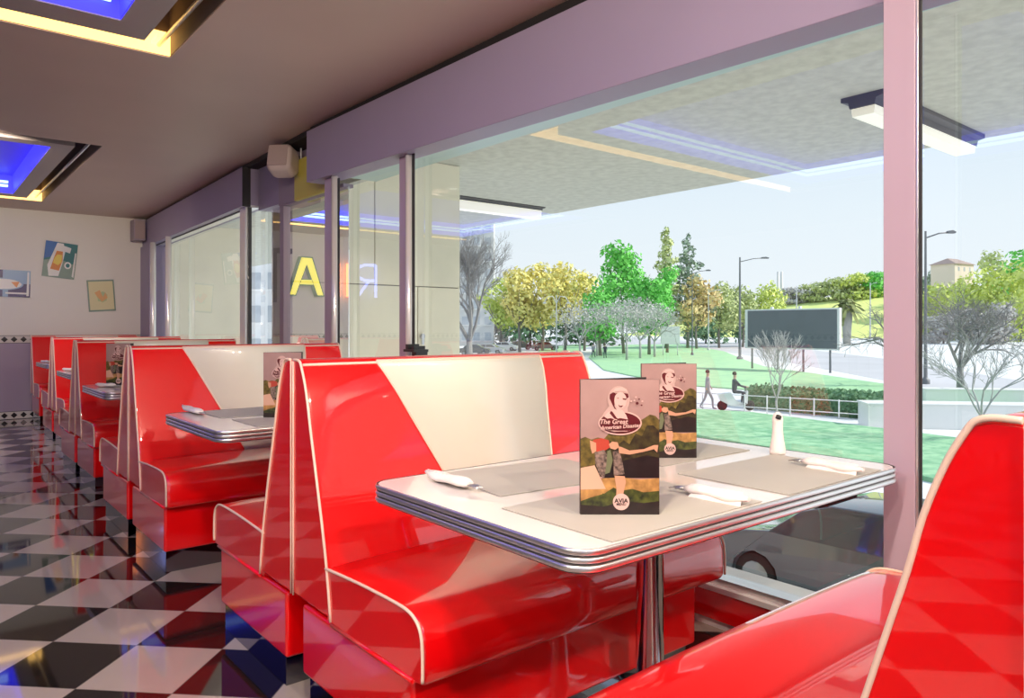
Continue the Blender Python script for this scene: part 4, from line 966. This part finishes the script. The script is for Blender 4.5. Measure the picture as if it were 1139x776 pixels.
# ------------------------------------------------------------------ people
mat('cloth_dark',(.06,.07,.09),rough=.9); mat('cloth_blue',(.10,.14,.22),rough=.9); mat('cloth_grey',(.35,.36,.38),rough=.9); mat('skin',(.55,.36,.27),rough=.6); mat('hair',(.04,.03,.025),rough=.7)
def person(p,rz,top,legs,label,sit=False,k=1.0):
    e=empty('person',p,rz); e.scale=(k,k,k); tag(e,label,'person')
    J={'pel':(0,0,.93),'sp':(0,.01,1.15),'ch':(0,.0,1.36),'nk':(0,.0,1.50),'hd':(0,.02,1.58),'hd2':(0,.02,1.70)}
    R={'pel':.145,'sp':.125,'ch':.15,'nk':.055,'hd':.085,'hd2':.088}
    E=[('pel','sp'),('sp','ch'),('ch','nk'),('nk','hd'),('hd','hd2')]
    for s,n in ((-1,'l'),(1,'r')):
        st=.18*s
        if sit: leg={'hip':(.09*s,0,.90),'kn':(.16*s,.42,.88),'an':(.15*s,.36,.42),'toe':(.15*s,.50,.38)}
        else: leg={'hip':(.09*s,0,.88),'kn':(.10*s,st*.8+.05,.48),'an':(.10*s,st*1.5-.05,.08 if s>0 else .12),'toe':(.10*s,st*1.5+.12,.04)}
        rad={'hip':.085,'kn':.058,'an':.042,'toe':.035}
        arm={'sh':(.19*s,0,1.40),'el':(.24*s,.22 if sit else -st*.5,1.17),'wr':(.22*s,.48 if sit else -st*.9+.06,1.14 if sit else .96),'hn':(.22*s,.56 if sit else -st*1.0+.08,1.13 if sit else .88)}
        ra={'sh':.058,'el':.042,'wr':.03,'hn':.035}
        for kk,v in leg.items(): J[kk+n]=v; R[kk+n]=rad[kk]
        for kk,v in arm.items(): J[kk+n]=v; R[kk+n]=ra[kk]
        E+= [('pel','hip'+n),('hip'+n,'kn'+n),('kn'+n,'an'+n),('an'+n,'toe'+n),('ch','sh'+n),('sh'+n,'el'+n),('el'+n,'wr'+n),('wr'+n,'hn'+n)]
    keys=list(J); me=bpy.data.meshes.new('body'); me.from_pydata([J[q] for q in keys],[(keys.index(a),keys.index(c)) for a,c in E],[])
    o=bpy.data.objects.new('body',me); col.objects.link(o)
    md=o.modifiers.new('skin','SKIN'); 
    bm=bmesh.new(); bm.from_mesh(me); sk=bm.verts.layers.skin.verify()
    for v,q in zip(bm.verts,keys): v[sk].radius=(R[q],R[q]); v[sk].use_root=(q=='pel')
    bm.to_mesh(me); bm.free(); sd=o.modifiers.new('sub','SUBSURF'); sd.levels=1; sd.render_levels=1
    dg=bpy.context.evaluated_depsgraph_get(); me2=bpy.data.meshes.new_from_object(o.evaluated_get(dg)); bpy.data.objects.remove(o)
    for m in (top,legs,'skin'): me2.materials.append(M(m))
    for f in me2.polygons:
        c=f.center; f.use_smooth=True
        f.material_index=2 if (c.z>1.49 or (abs(c.x)>.17 and (c.z<.98 if not sit else c.y>.46) and c.z>.8)) else (1 if c.z<.95 else 0)
    o=bpy.data.objects.new('body',me2); col.objects.link(o); o.parent=e
    b=MB(); b.lathe([(.0,.11),(.06,.10),(.092,.05),(.098,.0),(.085,-.04)],'hair',c=(0,.0,1.70),n=14); b.build('hair',e)
    return e
person(ground(660,90),-TH+2.6,'cloth_grey','cloth_dark','person in grey walking on the plaza path, left one of the pair')
person(ground(673,88),-TH+2.9,'cloth_dark','cloth_dark','person in dark clothes walking on the plaza path, right one of the pair')
person(ground(787,33.5,ZG+.03),-TH-1.6,'cloth_grey','cloth_grey','person in grey walking on the footpath behind the rear menu')
# scooter with rider
p=ground(817,33,ZG+.03); e=empty('scooter',p,-TH-PI/2); tag(e,'motor scooter carrying a rider on the footpath left of the hedge','scooter')
b=MB(); b.prism([(-.65,.45),(-.75,.75),(-.2,.82),(.0,.5),(.35,.32),(.5,.9),(.58,.9),(.55,.3),(.2,.22),(-.2,.22)],'x',-.14,.14,'paint_white',T=Matrix(((0,1,0,0),(1,0,0,0),(0,0,1,0),(0,0,0,1)))@Matrix.Identity(4)) if False else b.prism([(-.65,.45),(-.75,.75),(-.2,.82),(.0,.5),(.35,.32),(.5,.9),(.58,.9),(.55,.3),(.2,.22),(-.2,.22)],'x',-.14,.14,'paint_white'); b.build('body',e,bevel=.03)
for y in (-.55,.68):
    b=MB(); b.lathe([(0,-.05),(.2,-.05),(.23,0),(.2,.05),(0,.05)],'tyre',n=18,T=Matrix.Translation((0,y,.23))@Matrix.Rotation(PI/2,4,'Y')); b.build('wheel',e)
b=MB(); b.tube([(0,.6,.25),(0,.52,.9),(0,.46,1.02)],.03,'lamp_grey'); b.tube([(-.3,.42,1.04),(0,.48,1.02),(.3,.42,1.04)],.02,'lamp_grey'); b.build('handlebar',e)
person(p+Vector((0,0,-.06)),-TH-PI/2,'cloth_dark','cloth_dark','person in dark clothes riding the scooter',sit=True)
# ------------------------------------------------------------------ light
w=bpy.data.worlds.new('sky'); sc.world=w; w.use_nodes=True; nt=w.node_tree; N=nt.nodes.new; Lk=nt.links.new
bg=nt.nodes['Background']; tc=N('ShaderNodeTexCoord'); sx=N('ShaderNodeSeparateXYZ'); Lk(tc.outputs['Generated'],sx.inputs[0])
r=N('ShaderNodeValToRGB'); el=r.color_ramp.elements; el[0].position=0; el[0].color=(.86,.91,.95,1); el[1].position=1; el[1].color=(.40,.56,.80,1)
e1=el.new(.14); e1.color=(.80,.89,.965,1); e2=el.new(.30); e2.color=(.66,.80,.94,1)
Lk(sx.outputs[2],r.inputs['Fac']); Lk(r.outputs['Color'],bg.inputs['Color']); bg.inputs['Strength'].default_value=1.12
sun=bpy.data.lights.new('sun','SUN'); sun.energy=4.6; sun.angle=.01; sun.color=(1,.95,.86); so=bpy.data.objects.new('sun',sun); col.objects.link(so)
so.rotation_euler=Vector((-.55,.62,-.62)).to_track_quat('-Z','Y').to_euler()
# ------------------------------------------------------------------ camera
cd=bpy.data.cameras.new('camera'); co=bpy.data.objects.new('camera',cd); col.objects.link(co)
co.location=(0,0,H); co.rotation_euler=(PI/2,0,-TH); cd.sensor_width=36; cd.lens=FPX/1139*36; cd.shift_y=-(388-VH)/1139; cd.clip_start=.02; cd.clip_end=3000
sc.camera=co
vs=sc.view_settings; vs.view_transform='Standard'; vs.look='None'; vs.exposure=0; vs.gamma=1; vs.use_curve_mapping=False
